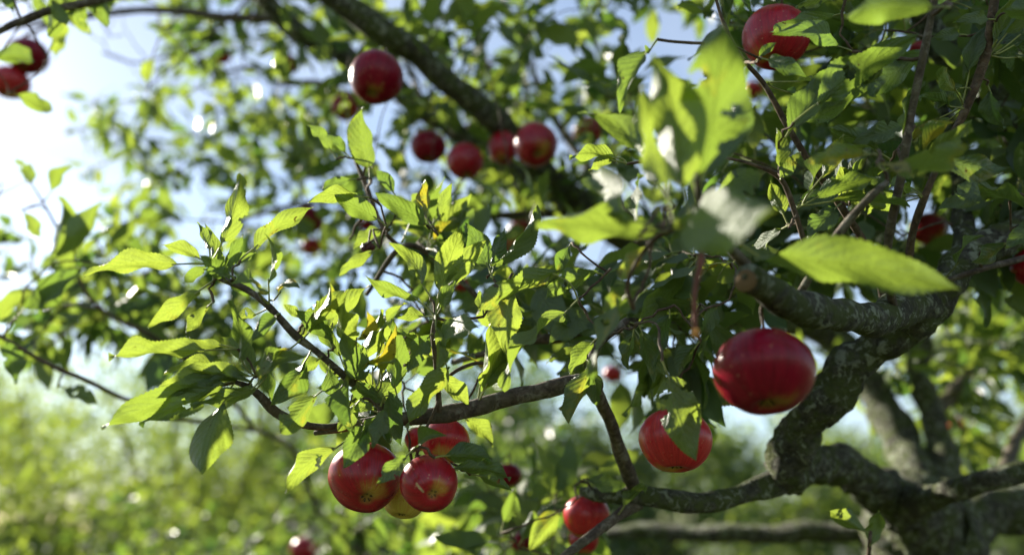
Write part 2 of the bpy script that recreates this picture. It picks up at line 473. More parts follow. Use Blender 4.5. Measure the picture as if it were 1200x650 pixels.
# sawn-off side branch
limb('stub', [(1085, 352, 0.83, 44), (1050, 368, 0.76, 42), (1005, 374, 0.69, 38), (950, 364, 0.63, 38), (905, 345, 0.585, 36), (882, 333, 0.561, 37), (876, 330, 0.555, 34)], sides=22, step=0.006, rough=0.12)
# right-hand limbs
limb('right_low', [(1060, 690, 1.31, 100), (1120, 622, 1.33, 66), (1165, 603, 1.36, 54), (1230, 585, 1.4, 52), (1350, 540, 1.5, 40)], sides=20, step=0.015)
limb('right_mid', [(1058, 592, 1.18, 40), (1085, 585, 1.12, 32), (1115, 577, 1.06, 28), (1150, 563, 1.02, 26), (1200, 553, 1.0, 27), (1290, 540, 1.0, 22)], sides=18, step=0.01, rough=0.2)
limb('back_up', [(1090, 620, 1.36, 70), (1072, 560, 1.5, 48), (1050, 510, 1.62, 40), (1010, 430, 1.72, 34), (930, 330, 1.8, 28), (870, 180, 1.85, 22), (850, 0, 1.8, 16), (840, -200, 1.75, 10)], sides=16, step=0.02)
limb('back_right', [(1100, 620, 1.34, 60), (1112, 560, 1.48, 34), (1092, 490, 1.6, 30), (1076, 410, 1.66, 27), (1090, 300, 1.6, 25), (1125, 180, 1.5, 24), (1160, 20, 1.4, 20), (1180, -250, 1.3, 12)], sides=16, step=0.02)
limb('far_low', [(1075, 640, 1.42, 50), (1020, 622, 1.55, 26), (950, 622, 1.62, 24), (860, 625, 1.7, 22), (770, 621, 1.8, 19), (690, 625, 1.9, 13), (600, 640, 2.0, 8)], sides=14, step=0.02)
# upper limbs running to the top left
limb('H', [(1000, 415, 1.74, 30), (900, 360, 1.74, 34), (780, 300, 1.70, 34), (690, 250, 1.62, 32), (635, 195, 1.52, 31), (580, 138, 1.42, 31), (520, 92, 1.36, 30), (455, 42, 1.30, 30), (388, -4, 1.26, 29), (310, -70, 1.2, 24), (220, -160, 1.15, 15)], sides=16, step=0.014)
limb('G', [(700, 258, 1.64, 26), (610, 200, 1.72, 24), (505, 134, 1.74, 25), (422, 76, 1.70, 25), (345, 34, 1.66, 24), (290, -20, 1.6, 20), (220, -110, 1.55, 12)], sides=14, step=0.014)
limb('G_left', [(352, 36, 1.66, 16), (318, 22, 1.68, 13), (262, 20, 1.72, 11), (190, 12, 1.78, 9), (90, 20, 1.85, 7), (-30, 40, 1.9, 5)], material='bark_mid', sides=10, step=0.015)
limb('K', [(500, 133, 1.74, 9), (450, 108, 1.8, 8), (410, 110, 1.84, 7), (370, 96, 1.9, 7), (330, 98, 1.93, 6), (295, 80, 1.98, 5), (255, 84, 2.0, 4.5), (205, 66, 2.05, 3.5), (160, 74, 2.1, 2.5), (120, 62, 2.15, 1.8)], material='twig', sides=10, step=0.02)
limb('left_edge', [(120, 17, 1.82, 7), (75, 24, 1.68, 6), (48, 34, 1.7, 5), (30, 42, 1.65, 4)], material='twig', sides=8, step=0.012)
limb('top_left', [(290, -60, 1.18, 14), (200, -25, 1.05, 11), (110, 2, 0.98, 10), (50, 16, 0.96, 9), (0, 36, 0.95, 8), (-60, 62, 0.95, 6)], material='bark_mid', sides=10, step=0.012)
limb('right_diag', [(1290, 230, 1.05, 40), (1215, 175, 1.06, 40), (1160, 120, 1.05, 40), (1118, 72, 1.02, 36), (1080, 10, 1.0, 28), (1040, -90, 0.95, 18)], sides=16, step=0.014)
limb('right_rear', [(1130, 300, 0.86, 26), (1126, 250, 0.92, 20), (1122, 200, 0.98, 17), (1110, 140, 1.05, 14), (1080, 60, 1.1, 10)], sides=14, step=0.012, rough=0.2)
# in-focus branches
limb('B_up', [(744, 580, 0.865, 17), (734, 548, 0.84, 17), (720, 503, 0.80, 15), (703, 468, 0.765, 15), (694, 440, 0.745, 14), (700, 405, 0.75, 11), (735, 375, 0.77, 8)], material='bark_mid', sides=14, step=0.007, rough=0.12)
limb('B', [(700, 452, 0.752, 18), (678, 446, 0.742, 19), (640, 457, 0.735, 21), (595, 468, 0.73, 21), (550, 479, 0.725, 20), (505, 486, 0.72, 19), (462, 492, 0.718, 16), (425, 497, 0.716, 12), (392, 503, 0.715, 9), (368, 507, 0.715, 6)], material='bark_mid', sides=18, step=0.006, rough=0.12, nscale=60)
limb('C', [(780, 372, 0.86, 11), (730, 380, 0.86, 12), (690, 386, 0.86, 12), (655, 395, 0.86, 15), (622, 397, 0.87, 12), (588, 408, 0.88, 11), (555, 418, 0.89, 9), (530, 425, 0.9, 6)], material='bark_mid', sides=12, step=0.007, rough=0.16, nscale=60)
limb('C_curve', [(514, 452, 0.735, 4), (535, 434, 0.74, 4.5), (560, 425, 0.75, 4.5), (578, 430, 0.755, 4), (588, 441, 0.76, 3)], material='twig', sides=8, step=0.005, rough=0.08)
limb('D', [(470, 492, 0.718, 11), (444, 474, 0.708, 10), (405, 442, 0.70, 9.5), (372, 412, 0.695, 9), (345, 392, 0.69, 9), (315, 360, 0.685, 8.5), (290, 341, 0.682, 8), (266, 330, 0.68, 9), (256, 326, 0.68, 6)], material='bark_mid', sides=12, step=0.005, rough=0.14, nscale=90)
limb('E', [(420, 497, 0.716, 8), (370, 500, 0.712, 9), (335, 489, 0.705, 10), (318, 478, 0.70, 12), (305, 463, 0.695, 11), (290, 452, 0.69, 8), (276, 447, 0.688, 5)], material='bark_mid', sides=12, step=0.005, rough=0.16, nscale=90)
limb('F', [(515, 486, 0.718, 8), (514, 460, 0.71, 7), (512, 425, 0.705, 6.5), (508, 392, 0.70, 6.5), (511, 372, 0.70, 5)], material='twig', sides=10, step=0.005, rough=0.12, nscale=90)
limb('F_thin', [(488, 534, 0.70, 3.5), (498, 505, 0.705, 3.5), (512, 474, 0.71, 3.5), (514, 462, 0.712, 3)], material='twig', sides=8, step=0.006)
limb('D_up', [(430, 345, 0.86, 5), (470, 290, 0.84, 7), (505, 300, 0.86, 6), (540, 330, 0.87, 7), (575, 365, 0.88, 8), (592, 408, 0.88, 8)][::-1], material='bark_mid', sides=10, step=0.007, rough=0.1)
limb('D_left', [(470, 290, 0.84, 6), (450, 270, 0.84, 5), (428, 215, 0.86, 6), (415, 185, 0.88, 4)], material='twig', sides=8, step=0.007)
# left background branch
limb('M', [(372, 600, 2.0, 5), (345, 530, 1.85, 4.5), (300, 505, 1.65, 4.5), (262, 499, 1.48, 4.5), (200, 487, 1.28, 5.5), (145, 466, 1.15, 5), (98, 444, 1.08, 5.5), (60, 428, 1.06, 5.5), (20, 405, 1.05, 5), (-40, 370, 1.05, 4)], material='twig', sides=10, step=0.01, rough=0.1)
limb('M_root', [(690, 625, 1.9, 9), (600, 675, 1.75, 7), (470, 680, 1.95, 6), (372, 600, 2.0, 5)], material='bark_mid', sides=10, step=0.02)
limb('N', [(300, 505, 1.65, 5), (250, 445, 1.45, 5), (180, 395, 1.28, 6), (118, 362, 1.22, 4.5), (88, 318, 1.2, 4), (72, 278, 1.2, 3), (52, 240, 1.2, 2.2), (36, 214, 1.2, 1.6)], material='twig', sides=8, step=0.01, rough=0.1)
# right-hand shoots
limb('R1', [(1048, 372, 0.74, 10), (1040, 320, 0.70, 10), (1044, 270, 0.68, 10), (1058, 200, 0.66, 10), (1070, 125, 0.65, 9.5), (1084, 55, 0.64, 9), (1098, -20, 0.63, 8), (1112, -110, 0.62, 6)], material='bark_mid', sides=12, step=0.007, rough=0.08)
limb('R2', [(1066, 360, 0.80, 10), (1068, 285, 0.77, 9), (1084, 230, 0.75, 8.5), (1108, 175, 0.74, 8), (1132, 128, 0.73, 9), (1152, 70, 0.72, 11), (1162, 20, 0.71, 10), (1175, -60, 0.70, 7)], material='twig', sides=12, step=0.007, rough=0.12)
limb('R3', [(1040, 370, 0.77, 9), (1022, 300, 0.76, 9), (985, 240, 0.745, 8.5), (952, 195, 0.735, 7.5), (922, 145, 0.73, 7), (895, 98, 0.725, 6.5), (868, 66, 0.72, 5), (845, 20, 0.72, 4), (830, -40, 0.72, 3)], material='twig', sides=12, step=0.006, rough=0.12)
limb('R4', [(932, 352, 0.64, 9), (950, 322, 0.63, 10), (972, 288, 0.62, 10), (995, 258, 0.61, 9), (1022, 228, 0.60, 9), (1040, 212, 0.60, 6)], material='bark_mid', sides=12, step=0.006, rough=0.1)
limb('R5', [(962, 330, 0.70, 7), (945, 290, 0.69, 7), (930, 245, 0.685, 6.5), (914, 208, 0.68, 6), (880, 192, 0.68, 4), (850, 185, 0.69, 3)], material='twig', sides=10, step=0.006, rough=0.12)
limb('R6', [(1250, 285, 0.80, 8), (1200, 303, 0.80, 8), (1150, 316, 0.79, 7), (1105, 330, 0.80, 6)], material='bark_mid', sides=10, step=0.008)
# foreground shoot with the near leaves
limb('FG', [(900, 342, 0.585, 14), (868, 305, 0.56, 12), (842, 280, 0.54, 12), (822, 262, 0.52, 14), (818, 235, 0.505, 10), (816, 205, 0.495, 7)], material='bark_mid', sides=12, step=0.005, rough=0.12)
limb('FG_left', [(822, 258, 0.52, 8), (790, 268, 0.525, 7), (762, 285, 0.54, 6), (735, 330, 0.55, 6), (742, 362, 0.56, 5)], material='twig', sides=10, step=0.005, rough=0.12)
limb('sprout', [(1005, 800, 1.05, 6), (1012, 700, 0.90, 6), (1018, 650, 0.84, 5), (1020, 622, 0.83, 4)], material='twig', sides=8, step=0.01)
for key, pts in {                                       # crown above the frame
        'T1': [(1080, 10, 1.0, 22), (980, -150, 0.95, 18), (850, -330, 0.95, 12), (740, -480, 1.0, 7)],
        'T2': [(1160, 20, 1.4, 18), (1260, -160, 1.3, 14), (1330, -380, 1.2, 8)],
        'T3': [(850, 0, 1.8, 14), (760, -140, 1.7, 11), (640, -260, 1.6, 7)],
        'T4': [(1420, 120, 1.0, 24), (1500, -60, 0.9, 18), (1540, -300, 0.8, 12)],
        'E1': [(1092, 490, 1.6, 20), (1140, 430, 1.9, 14), (1190, 350, 2.1, 10), (1260, 280, 2.3, 7)],
        'E2': [(1150, 600, 1.36, 20), (1190, 520, 1.7, 14), (1230, 440, 2.0, 10), (1260, 380, 2.2, 7)],
        'A1': [(780, 300, 1.70, 18), (700, 210, 1.95, 13), (640, 120, 2.1, 10), (600, 20, 2.15, 7), (560, -60, 2.2, 4)],
        'A2': [(690, 250, 1.62, 14), (560, 250, 1.6, 10), (440, 235, 1.6, 8), (350, 240, 1.7, 6), (270, 260, 1.8, 4)],
        'A3': [(500, 130, 1.74, 9), (470, 60, 2.0, 7), (430, -20, 2.1, 4)]}.items():
    limb(key, pts, material='bark_mid', sides=10, step=0.02)

# sawn face of the stub
cp = P(876, 330, 0.555); cd = norm(P(876, 330, 0.555) - P(905, 345, 0.585))
a_ = norm(np.cross(cd, [0, 0, 1])); b_ = np.cross(cd, a_)
cp = cp + cd * 0.0035
cv, cf = [cp + cd * 0.0008], []
for k in range(3):
    rr = (0.30, 0.66, 0.80)[k] * 34 * 0.5 * 0.555 / FPX
    for j in range(24):
        th = j * math.tau / 24
        cv.append(cp + cd * (0.0008, 0.0006, -0.0006)[k] + (a_ * math.cos(th) + b_ * math.sin(th)) * rr * (1 + 0.03 * math.sin(3 * th)))
for j in range(24):
    k = (j + 1) % 24; cf.append((0, 1 + j, 1 + k))
    for q in range(2): cf.append((1 + q * 24 + j, 1 + (q + 1) * 24 + j, 1 + (q + 1) * 24 + k, 1 + q * 24 + k))
o = link('cut_end', cv, cf, M['cut'], BR['stub'], cp); o['label'] = 'pale round sawn face of the cut branch'
# spent fruit stalk hanging from the foreground shoot
pp, pr = catmull([P(822, 262, 0.52), P(822, 300, 0.512), P(814, 345, 0.51), P(815, 388, 0.51)], [0.0028, 0.0022, 0.0015, 0.0018], 0.004)
v, f = tube(pp, pr, 10, 0.15, 120)
stalk = link('fruit_stalk', v, f, M['spur'], BR['FG'], pp[0])
pp, pr = catmull([P(815, 384, 0.51), P(815, 391, 0.51), P(816, 395, 0.512)], [0.0019, 0.0025, 0.0012], 0.0012)
v, f = tube(pp, pr, 10, 0.25, 300)
link('stalk_scar', v, f, M['spur_tip'], BR['FG'], pp[0])

# ------------------------------------------------------------------ leaves
NP = None
def net_nearest(p):
    d = NET_A[:len(NET_P)] - p; d = np.einsum('ij,ij->i', d, d); i = int(np.argmin(d)); return i, math.sqrt(d[i])
LEAVES = []    # dicts: geometry arguments, owner, size on the frame
def proj(p):
    q = p - CAM; d = np.dot(q, Fv)
    return 600 + FPX * np.dot(q, Rv) / d, 325 - FPX * np.dot(q, Uv) / d, d

# hand-set leaves: base x y, tip x y, visible width (px), base depth, tip depth change (m), roll (deg), side (1 upper / -1 under), tint, age
HERO = """
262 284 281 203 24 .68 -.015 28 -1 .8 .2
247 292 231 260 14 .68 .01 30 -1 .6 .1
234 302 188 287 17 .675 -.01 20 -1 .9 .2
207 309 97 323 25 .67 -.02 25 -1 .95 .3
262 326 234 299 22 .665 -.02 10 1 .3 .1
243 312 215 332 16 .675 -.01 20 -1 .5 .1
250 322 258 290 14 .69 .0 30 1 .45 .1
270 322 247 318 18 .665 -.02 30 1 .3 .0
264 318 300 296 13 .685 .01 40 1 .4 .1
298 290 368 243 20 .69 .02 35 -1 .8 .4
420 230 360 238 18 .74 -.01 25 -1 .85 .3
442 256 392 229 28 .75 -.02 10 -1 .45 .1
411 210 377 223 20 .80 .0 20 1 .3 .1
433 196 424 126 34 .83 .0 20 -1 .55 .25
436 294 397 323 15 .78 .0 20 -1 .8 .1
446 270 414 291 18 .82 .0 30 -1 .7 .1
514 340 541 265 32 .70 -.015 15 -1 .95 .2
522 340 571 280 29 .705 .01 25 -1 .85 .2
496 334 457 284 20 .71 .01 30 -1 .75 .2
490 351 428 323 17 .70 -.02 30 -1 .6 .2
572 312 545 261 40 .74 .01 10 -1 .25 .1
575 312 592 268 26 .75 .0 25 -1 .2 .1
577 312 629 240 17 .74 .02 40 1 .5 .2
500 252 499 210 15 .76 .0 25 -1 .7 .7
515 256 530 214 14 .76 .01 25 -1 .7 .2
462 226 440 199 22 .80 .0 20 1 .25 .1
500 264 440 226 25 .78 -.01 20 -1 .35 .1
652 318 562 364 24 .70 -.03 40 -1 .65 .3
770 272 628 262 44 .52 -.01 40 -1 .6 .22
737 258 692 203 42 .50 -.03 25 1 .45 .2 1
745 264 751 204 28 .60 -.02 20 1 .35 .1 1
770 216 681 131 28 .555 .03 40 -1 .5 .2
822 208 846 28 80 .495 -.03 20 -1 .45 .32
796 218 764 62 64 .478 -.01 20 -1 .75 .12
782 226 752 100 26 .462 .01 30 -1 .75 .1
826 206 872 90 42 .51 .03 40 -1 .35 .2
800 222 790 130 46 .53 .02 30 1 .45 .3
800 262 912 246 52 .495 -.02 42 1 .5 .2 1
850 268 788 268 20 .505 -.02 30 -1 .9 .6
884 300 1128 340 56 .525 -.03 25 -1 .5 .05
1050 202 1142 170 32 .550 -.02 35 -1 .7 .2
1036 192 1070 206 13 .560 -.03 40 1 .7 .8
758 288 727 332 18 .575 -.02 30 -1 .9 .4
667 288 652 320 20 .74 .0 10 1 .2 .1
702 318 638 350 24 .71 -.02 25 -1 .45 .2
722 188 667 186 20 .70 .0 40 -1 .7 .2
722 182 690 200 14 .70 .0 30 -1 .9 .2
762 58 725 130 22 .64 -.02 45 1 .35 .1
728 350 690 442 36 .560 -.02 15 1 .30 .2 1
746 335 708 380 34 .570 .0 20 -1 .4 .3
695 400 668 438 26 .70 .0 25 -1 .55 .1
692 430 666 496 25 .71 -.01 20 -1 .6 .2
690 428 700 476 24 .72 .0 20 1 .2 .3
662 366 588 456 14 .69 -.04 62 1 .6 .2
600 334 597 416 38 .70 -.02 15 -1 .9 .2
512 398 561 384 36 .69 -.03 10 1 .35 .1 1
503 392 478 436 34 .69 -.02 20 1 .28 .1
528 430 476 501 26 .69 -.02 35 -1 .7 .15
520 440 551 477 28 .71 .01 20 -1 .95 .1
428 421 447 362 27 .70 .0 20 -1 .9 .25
425 446 400 386 31 .69 -.02 20 1 .30 .1
440 470 462 418 28 .71 .01 20 -1 .6 .1
455 458 470 522 23 .70 .0 20 1 .05 .1
386 382 433 334 25 .70 .01 25 -1 .85 .1
496 370 461 372 22 .71 .0 20 -1 .75 .1
566 362 562 340 15 .72 .0 20 -1 .7 .1
517 360 540 324 16 .69 -.02 25 1 .35 .1
233 341 173 384 21 .67 -.02 25 -1 .95 .2
245 357 218 389 17 .675 -.02 25 -1 .85 .1
240 410 127 418 22 .67 -.03 40 -1 .85 .3
262 404 188 400 16 .68 .0 35 -1 .95 .2
282 425 268 352 21 .675 -.01 40 -1 .4 .1
302 368 274 377 20 .69 .0 20 -1 .95 .1
322 370 295 400 18 .67 -.02 25 1 .25 .0
300 428 358 417 25 .675 -.02 25 1 .35 .1
358 424 317 475 32 .685 -.01 20 -1 .25 .1
371 462 328 507 42 .68 -.03 10 -1 .55 .15
352 372 332 356 14 .69 .0 20 -1 .8 .1
390 402 345 362 22 .69 -.01 25 -1 .3 .1
388 398 366 374 17 .695 .0 25 -1 .8 .2
412 470 438 450 18 .70 .0 20 -1 .5 .1
395 445 372 418 18 .70 .01 30 -1 .6 .1
256 441 118 500 32 .68 -.04 30 -1 .6 .15
258 438 180 462 22 .685 -.02 40 -1 .95 .2
262 448 170 494 34 .675 -.03 15 -1 .6 .15
258 432 192 438 16 .69 .0 40 -1 .9 .2
222 462 166 500 14 .69 .0 45 1 .2 .0
263 468 236 558 48 .67 -.03 15 -1 .75 .15
394 524 334 578 28 .69 -.03 25 -1 .85 .2
426 498 402 549 34 .67 -.03 15 1 .3 .1
440 490 418 528 28 .675 -.02 20 1 .35 .1
452 480 436 524 22 .67 -.02 20 1 .3 .1
476 534 442 566 28 .645 -.01 15 1 .4 .05
490 521 524 510 21 .655 -.01 20 1 .4 .1
522 533 577 538 28 .66 .0 25 -1 .25 .1
532 549 598 562 20 .69 -.01 35 -1 .35 .1
560 556 600 574 16 .71 .0 20 -1 .5 .1
546 490 578 523 36 .79 .0 15 -1 .9 .4
420 490 395 470 20 .70 .0 20 -1 .7 .1
438 480 410 478 18 .69 -.01 25 1 .5 .1
590 612 602 572 28 .93 .0 15 1 .4 .1
612 632 625 598 24 .95 .0 20 -1 .5 .1
656 600 620 646 27 .90 .0 20 -1 .85 .4
690 562 735 568 22 .85 .0 25 1 .3 .1
783 440 816 540 54 .64 -.02 15 -1 .75 .15
752 388 766 448 20 .70 .0 20 -1 .35 .2
786 368 768 432 24 .72 .0 20 -1 .15 .1
816 404 794 442 24 .72 .0 25 -1 .5 .2
840 360 818 394 24 .74 .0 20 1 .25 .1
742 390 736 434 16 .72 .0 20 -1 .4 .1
980 18 902 38 19 .70 -.03 25 -1 .4 .1
982 54 906 40 24 .68 -.03 35 1 .2 .05
980 -4 932 10 18 .68 .0 25 -1 .95 .1
901 70 945 90 20 .66 -.02 25 1 .2 .05
890 66 910 50 14 .68 -.01 20 1 .3 .0
924 154 976 80 34 .66 .0 25 1 .3 .1
956 122 1078 40 40 .64 -.02 30 -1 .35 .1
930 146 1026 96 26 .66 .0 30 -1 .35 .1
1088 58 1022 114 34 .66 -.02 25 -1 .25 .1
1092 8 994 22 48 .56 -.03 15 -1 .4 .2
1058 148 998 168 24 .70 .0 20 1 .3 .1
1030 178 970 150 20 .70 .0 20 -1 .35 .1
1128 100 1098 128 24 .72 .0 20 -1 .4 .2
1160 106 1178 150 24 .74 .0 20 1 .1 .0
1182 44 1186 84 20 .74 .0 30 1 .1 .0
1126 40 1092 44 22 .75 .0 20 1 .35 .0
1158 22 1116 28 16 .70 .0 20 1 .5 .1
1230 20 1176 12 40 .62 .0 20 -1 .45 .2
1172 226 1100 247 30 .70 -.02 25 1 .35 .1
1210 242 1144 212 22 .68 -.02 40 -1 .5 .3
1218 262 1178 290 30 .72 .0 20 1 .2 .0
1180 284 1138 308 22 .74 .0 30 -1 .4 .3
1014 247 984 194 34 .74 .0 10 -1 .95 .1
978 244 944 286 28 .70 -.02 20 1 .2 .1
985 232 934 236 24 .72 .0 20 1 .1 .0
918 252 903 212 24 .70 .0 20 -1 .85 .1
914 210 938 178 24 .66 .0 25 -1 .5 .5
914 196 910 150 16 .66 .0 30 1 .7 .3
1016 180 950 192 22 .58 -.02 25 -1 .6 .6
916 268 882 288 16 .68 -.02 40 1 .6 .1 1
1016 624 972 598 22 .83 .0 15 -1 .9 .3
1020 640 1030 598 36 .83 .0 15 -1 .85 .3
60 0 78 30 34 .95 .0 20 -1 .5 .1
72 -12 58 44 26 .96 .0 20 -1 .55 .1
90 -6 102 36 22 .97 .0 20 -1 .5 .1
118 -10 126 32 18 .99 .0 20 -1 .4 .1
104 -6 112 18 16 .99 .0 20 1 .2 .1
4 -14 16 14 26 .95 .0 20 1 .2 .1
58 60 66 44 20 1.05 .0 20 -1 .9 .4
20 112 62 130 22 1.12 .0 20 -1 .6 .1
-10 66 40 72 26 1.1 .0 20 -1 .4 .1
172 98 180 68 18 1.5 .0 20 -1 .9 .1
8 400 18 450 36 1.0 .0 20 1 .2 .1
30 362 90 322 28 1.05 .0 25 1 .3 .1
96 316 48 368 24 1.05 .0 30 1 .25 .1
26 340 0 375 30 1.05 .0 20 -1 .8 .1
76 455 114 474 24 1.08 .0 20 1 .5 .1
60 300 70 230 30 1.15 .0 30 -1 .6 .1
80 318 120 235 26 1.15 .0 30 -1 .6 .1
30 250 48 278 28 1.15 .0 20 -1 .7 .1
38 214 18 186 22 1.2 .0 20 -1 .5 .1
60 224 84 196 18 1.15 .0 25 -1 .6 .1
268 330 302 346 20 .685 .0 25 1 .25 .1
262 318 285 275 14 .69 .0 30 1 .35 .1
258 312 240 262 16 .685 .01 25 -1 .6 .1
300 432 260 395 22 .685 .01 20 -1 .55 .1
292 440 240 452 18 .68 -.01 35 -1 .7 .1
310 445 330 405 18 .69 .0 30 -1 .5 .1
318 470 300 425 16 .70 .0 30 1 .3 .1
296 447 215 430 20 .68 -.01 30 -1 .85 .1
300 455 225 475 22 .675 -.02 25 -1 .6 .1
375 420 345 440 24 .69 .0 20 -1 .75 .2
352 395 372 352 20 .69 .0 25 -1 .8 .1
405 445 425 400 20 .69 .0 20 -1 .6 .1
420 470 395 505 24 .68 -.01 20 -1 .55 .1
385 430 402 470 20 .69 .0 20 1 .3 .1
388 176 360 146 14 .82 .0 35 1 .4 .1
405 178 380 158 16 .84 .0 25 1 .25 .1
"""
APPLES = []     # filled below, used to keep filler leaves away
def hero_leaf(row, i):
    bx, by, tx, ty, w, d, dd, roll, side, tint, age = row[:11]
    row_glint = len(row) > 11
    r = np.random.default_rng(500 + i)
    B = P(bx, by, d)
    if row_glint:                               # blade lies so that it mirrors the sun towards the viewer
        hv = norm(sd + norm(CAM - B))
        dd = min(np.linspace(-0.10, 0.07, 60), key=lambda q: abs(np.dot(norm(P(tx, ty, d + q) - B), hv)) + abs(q) * 1.2)
    T = P(tx, ty, d + dd)
    ax = norm(T - B); view = norm(CAM - (B + T) / 2)
    N = norm(view - ax * np.dot(view, ax)); S = np.cross(ax, N)
    a = math.radians(roll) * (1 if r.random() < 0.5 else -1)
    if abs(ax[2]) < 0.8:                      # roll so that the upper side turns to the sky
        cand = [N * math.cos(s * abs(a)) + S * math.sin(s * abs(a)) for s in (1, -1)]
        N = max(cand, key=lambda n: n[2] * side)
    else:
        N = N * math.cos(a) + S * math.sin(a)
    if row_glint:
        h_ = norm(sd + view); N = norm(h_ - ax * np.dot(h_, ax)) * side
    width = 1.02 * w * d / FPX / max(0.45, math.cos(math.radians(roll)))
    L = np.linalg.norm(T - B); width = min(width, L * (0.58 if d < 0.6 else 0.5))
    flat_ = 0.4 if (row_glint) else 0.7 if d < 0.6 else 1.0
    return dict(B=B, T=T, N=N * side, width=width, bow=(0.03 if row_glint else r.uniform(-0.03, 0.19)), fold=flat_ * r.uniform(0.25, 0.85),
                wave=r.uniform(0.03, 0.075), twist=flat_ * r.uniform(-0.55, 0.55), sideb=r.uniform(-0.07, 0.07), seed=900 + i,
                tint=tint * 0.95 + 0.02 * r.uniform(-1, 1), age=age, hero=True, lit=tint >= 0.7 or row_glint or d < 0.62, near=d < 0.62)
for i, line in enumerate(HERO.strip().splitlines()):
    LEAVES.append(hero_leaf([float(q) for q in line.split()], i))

TWIGS = []     # (path, rad, owner index)
def grow_to(target, tipdir=None, r0=0.0016, stop=0.0, r1=None):
    """a twig from the nearest point of the skeleton to target; returns its path"""
    i, dist = net_nearest(target)
    A = NET_P[i]; own = NET_O[i]; ra = min(NET_R[i] * 0.8, r0 + 0.006 * dist)
    if dist < 0.012: return own, None
    d = target - A
    side = rng.normal(size=3) * 0.10 * dist
    up = np.array([0, 0, 0.10 * dist])
    p1 = A + d * 0.35 + side + up; p2 = A + d * 0.72 + side * 0.5 + up * 0.6
    path, rad = catmull([A, p1, p2, target], [ra, ra * 0.9, max(r0, ra * 0.7), r1 or r0], 0.010)
    for k in range(1, len(path) - 1): path[k] += rng.normal(size=3) * 0.0008
    TWIGS.append((path, rad, own, dist)); addnet(path[1:], rad[1:], own)
    return own, path
# connect hero leaves (nearest first)
PETS = []
UP = np.array([0, 0, 1.0])
order = sorted(range(len(LEAVES)), key=lambda k: net_nearest(LEAVES[k]['B'])[1])
for k in order:
    lf = LEAVES[k]
    ax = norm(lf['T'] - lf['B']); L = np.linalg.norm(lf['T'] - lf['B'])
    i, dist = net_nearest(lf['B'])
    pet = 0.28 * L
    if dist > pet * 1.5:
        tgt = lf['B'] - ax * pet * 0.8 + np.array([0, 0, -0.003])
        grow_to(tgt, None, 0.0013); i, dist = net_nearest(lf['B'])
    lf['own'] = NET_O[i]
    A = NET_P[i]; mid = (A + lf['B']) / 2 - ax * dist * 0.12
    lf['pet'] = (A, mid, lf['B'])

TUFTS = [(315,362,.69,.2,-1,4),(350,395,.695,.5,-1,5),(405,440,.70,.2,-1,6),(440,470,.71,0,-1,6),
  (512,372,.70,0,-1,5),(512,425,.71,.6,-.6,4),(470,490,.715,-.3,-.8,5),(560,478,.73,.2,-1,3),(640,395,.85,-.2,-1,5),(590,408,.87,0,-1,5),
  (470,290,.84,.1,-1,6),(505,300,.85,.3,-1,6),(540,330,.86,.2,-1,6),(700,405,.76,-.5,.7,5),(735,375,.77,0,1,6),(780,372,.84,.1,1,6),
  (930,245,.69,.6,-.4,5),(985,240,.745,.5,-.7,5),(1058,200,.67,.6,-.5,4),(1084,230,.75,-.6,.2,5),(1132,128,.73,-.5,-.5,6),(1152,70,.72,.6,-.4,6),(895,98,.725,.7,0,4),
  (720,606,.84,-.6,-.6,3),(690,628,.82,-.7,-.3,4),(655,655,.8,-.5,-.8,5),(1110,330,.80,-.5,-.8,4)]
for (x, y, d, dx, dy, n) in TUFTS:
    i, dist = net_nearest(P(x, y, d)); A0 = NET_P[i]
    main = norm(dx * Rv - dy * Uv - 0.3 * Fv)
    for q in range(n):
        dr = norm(main * rng.uniform(0.5, 1.2) + rng.normal(size=3) * 0.55)
        L = rng.uniform(0.034, 0.064)
        B = A0 + main * 0.004 * q + dr * rng.uniform(0.012, 0.024)
        LEAVES.append(dict(B=B, T=B + norm(dr + UP * rng.uniform(-0.3, 0.1)) * L, N=norm(np.array([0, 0, 0.6]) + rng.normal(size=3) * 0.7), width=L * rng.uniform(0.32, 0.44), bow=rng.uniform(0, 0.18),
                           fold=rng.uniform(0.2, 0.8), wave=rng.uniform(0.02, 0.07), twist=rng.uniform(-0.6, 0.6), sideb=rng.uniform(-0.07, 0.07), seed=int(rng.integers(1e9)),
                           tint=float(np.clip(rng.normal(0.5, 0.28), 0, 1)), age=float(rng.random() ** 2 * 0.6), hero=False, tuft=True, own=NET_O[i],
                           pet=(A0 + main * 0.004 * q * 0.5, (A0 + B) / 2 + rng.normal(size=3) * 0.001, B)))
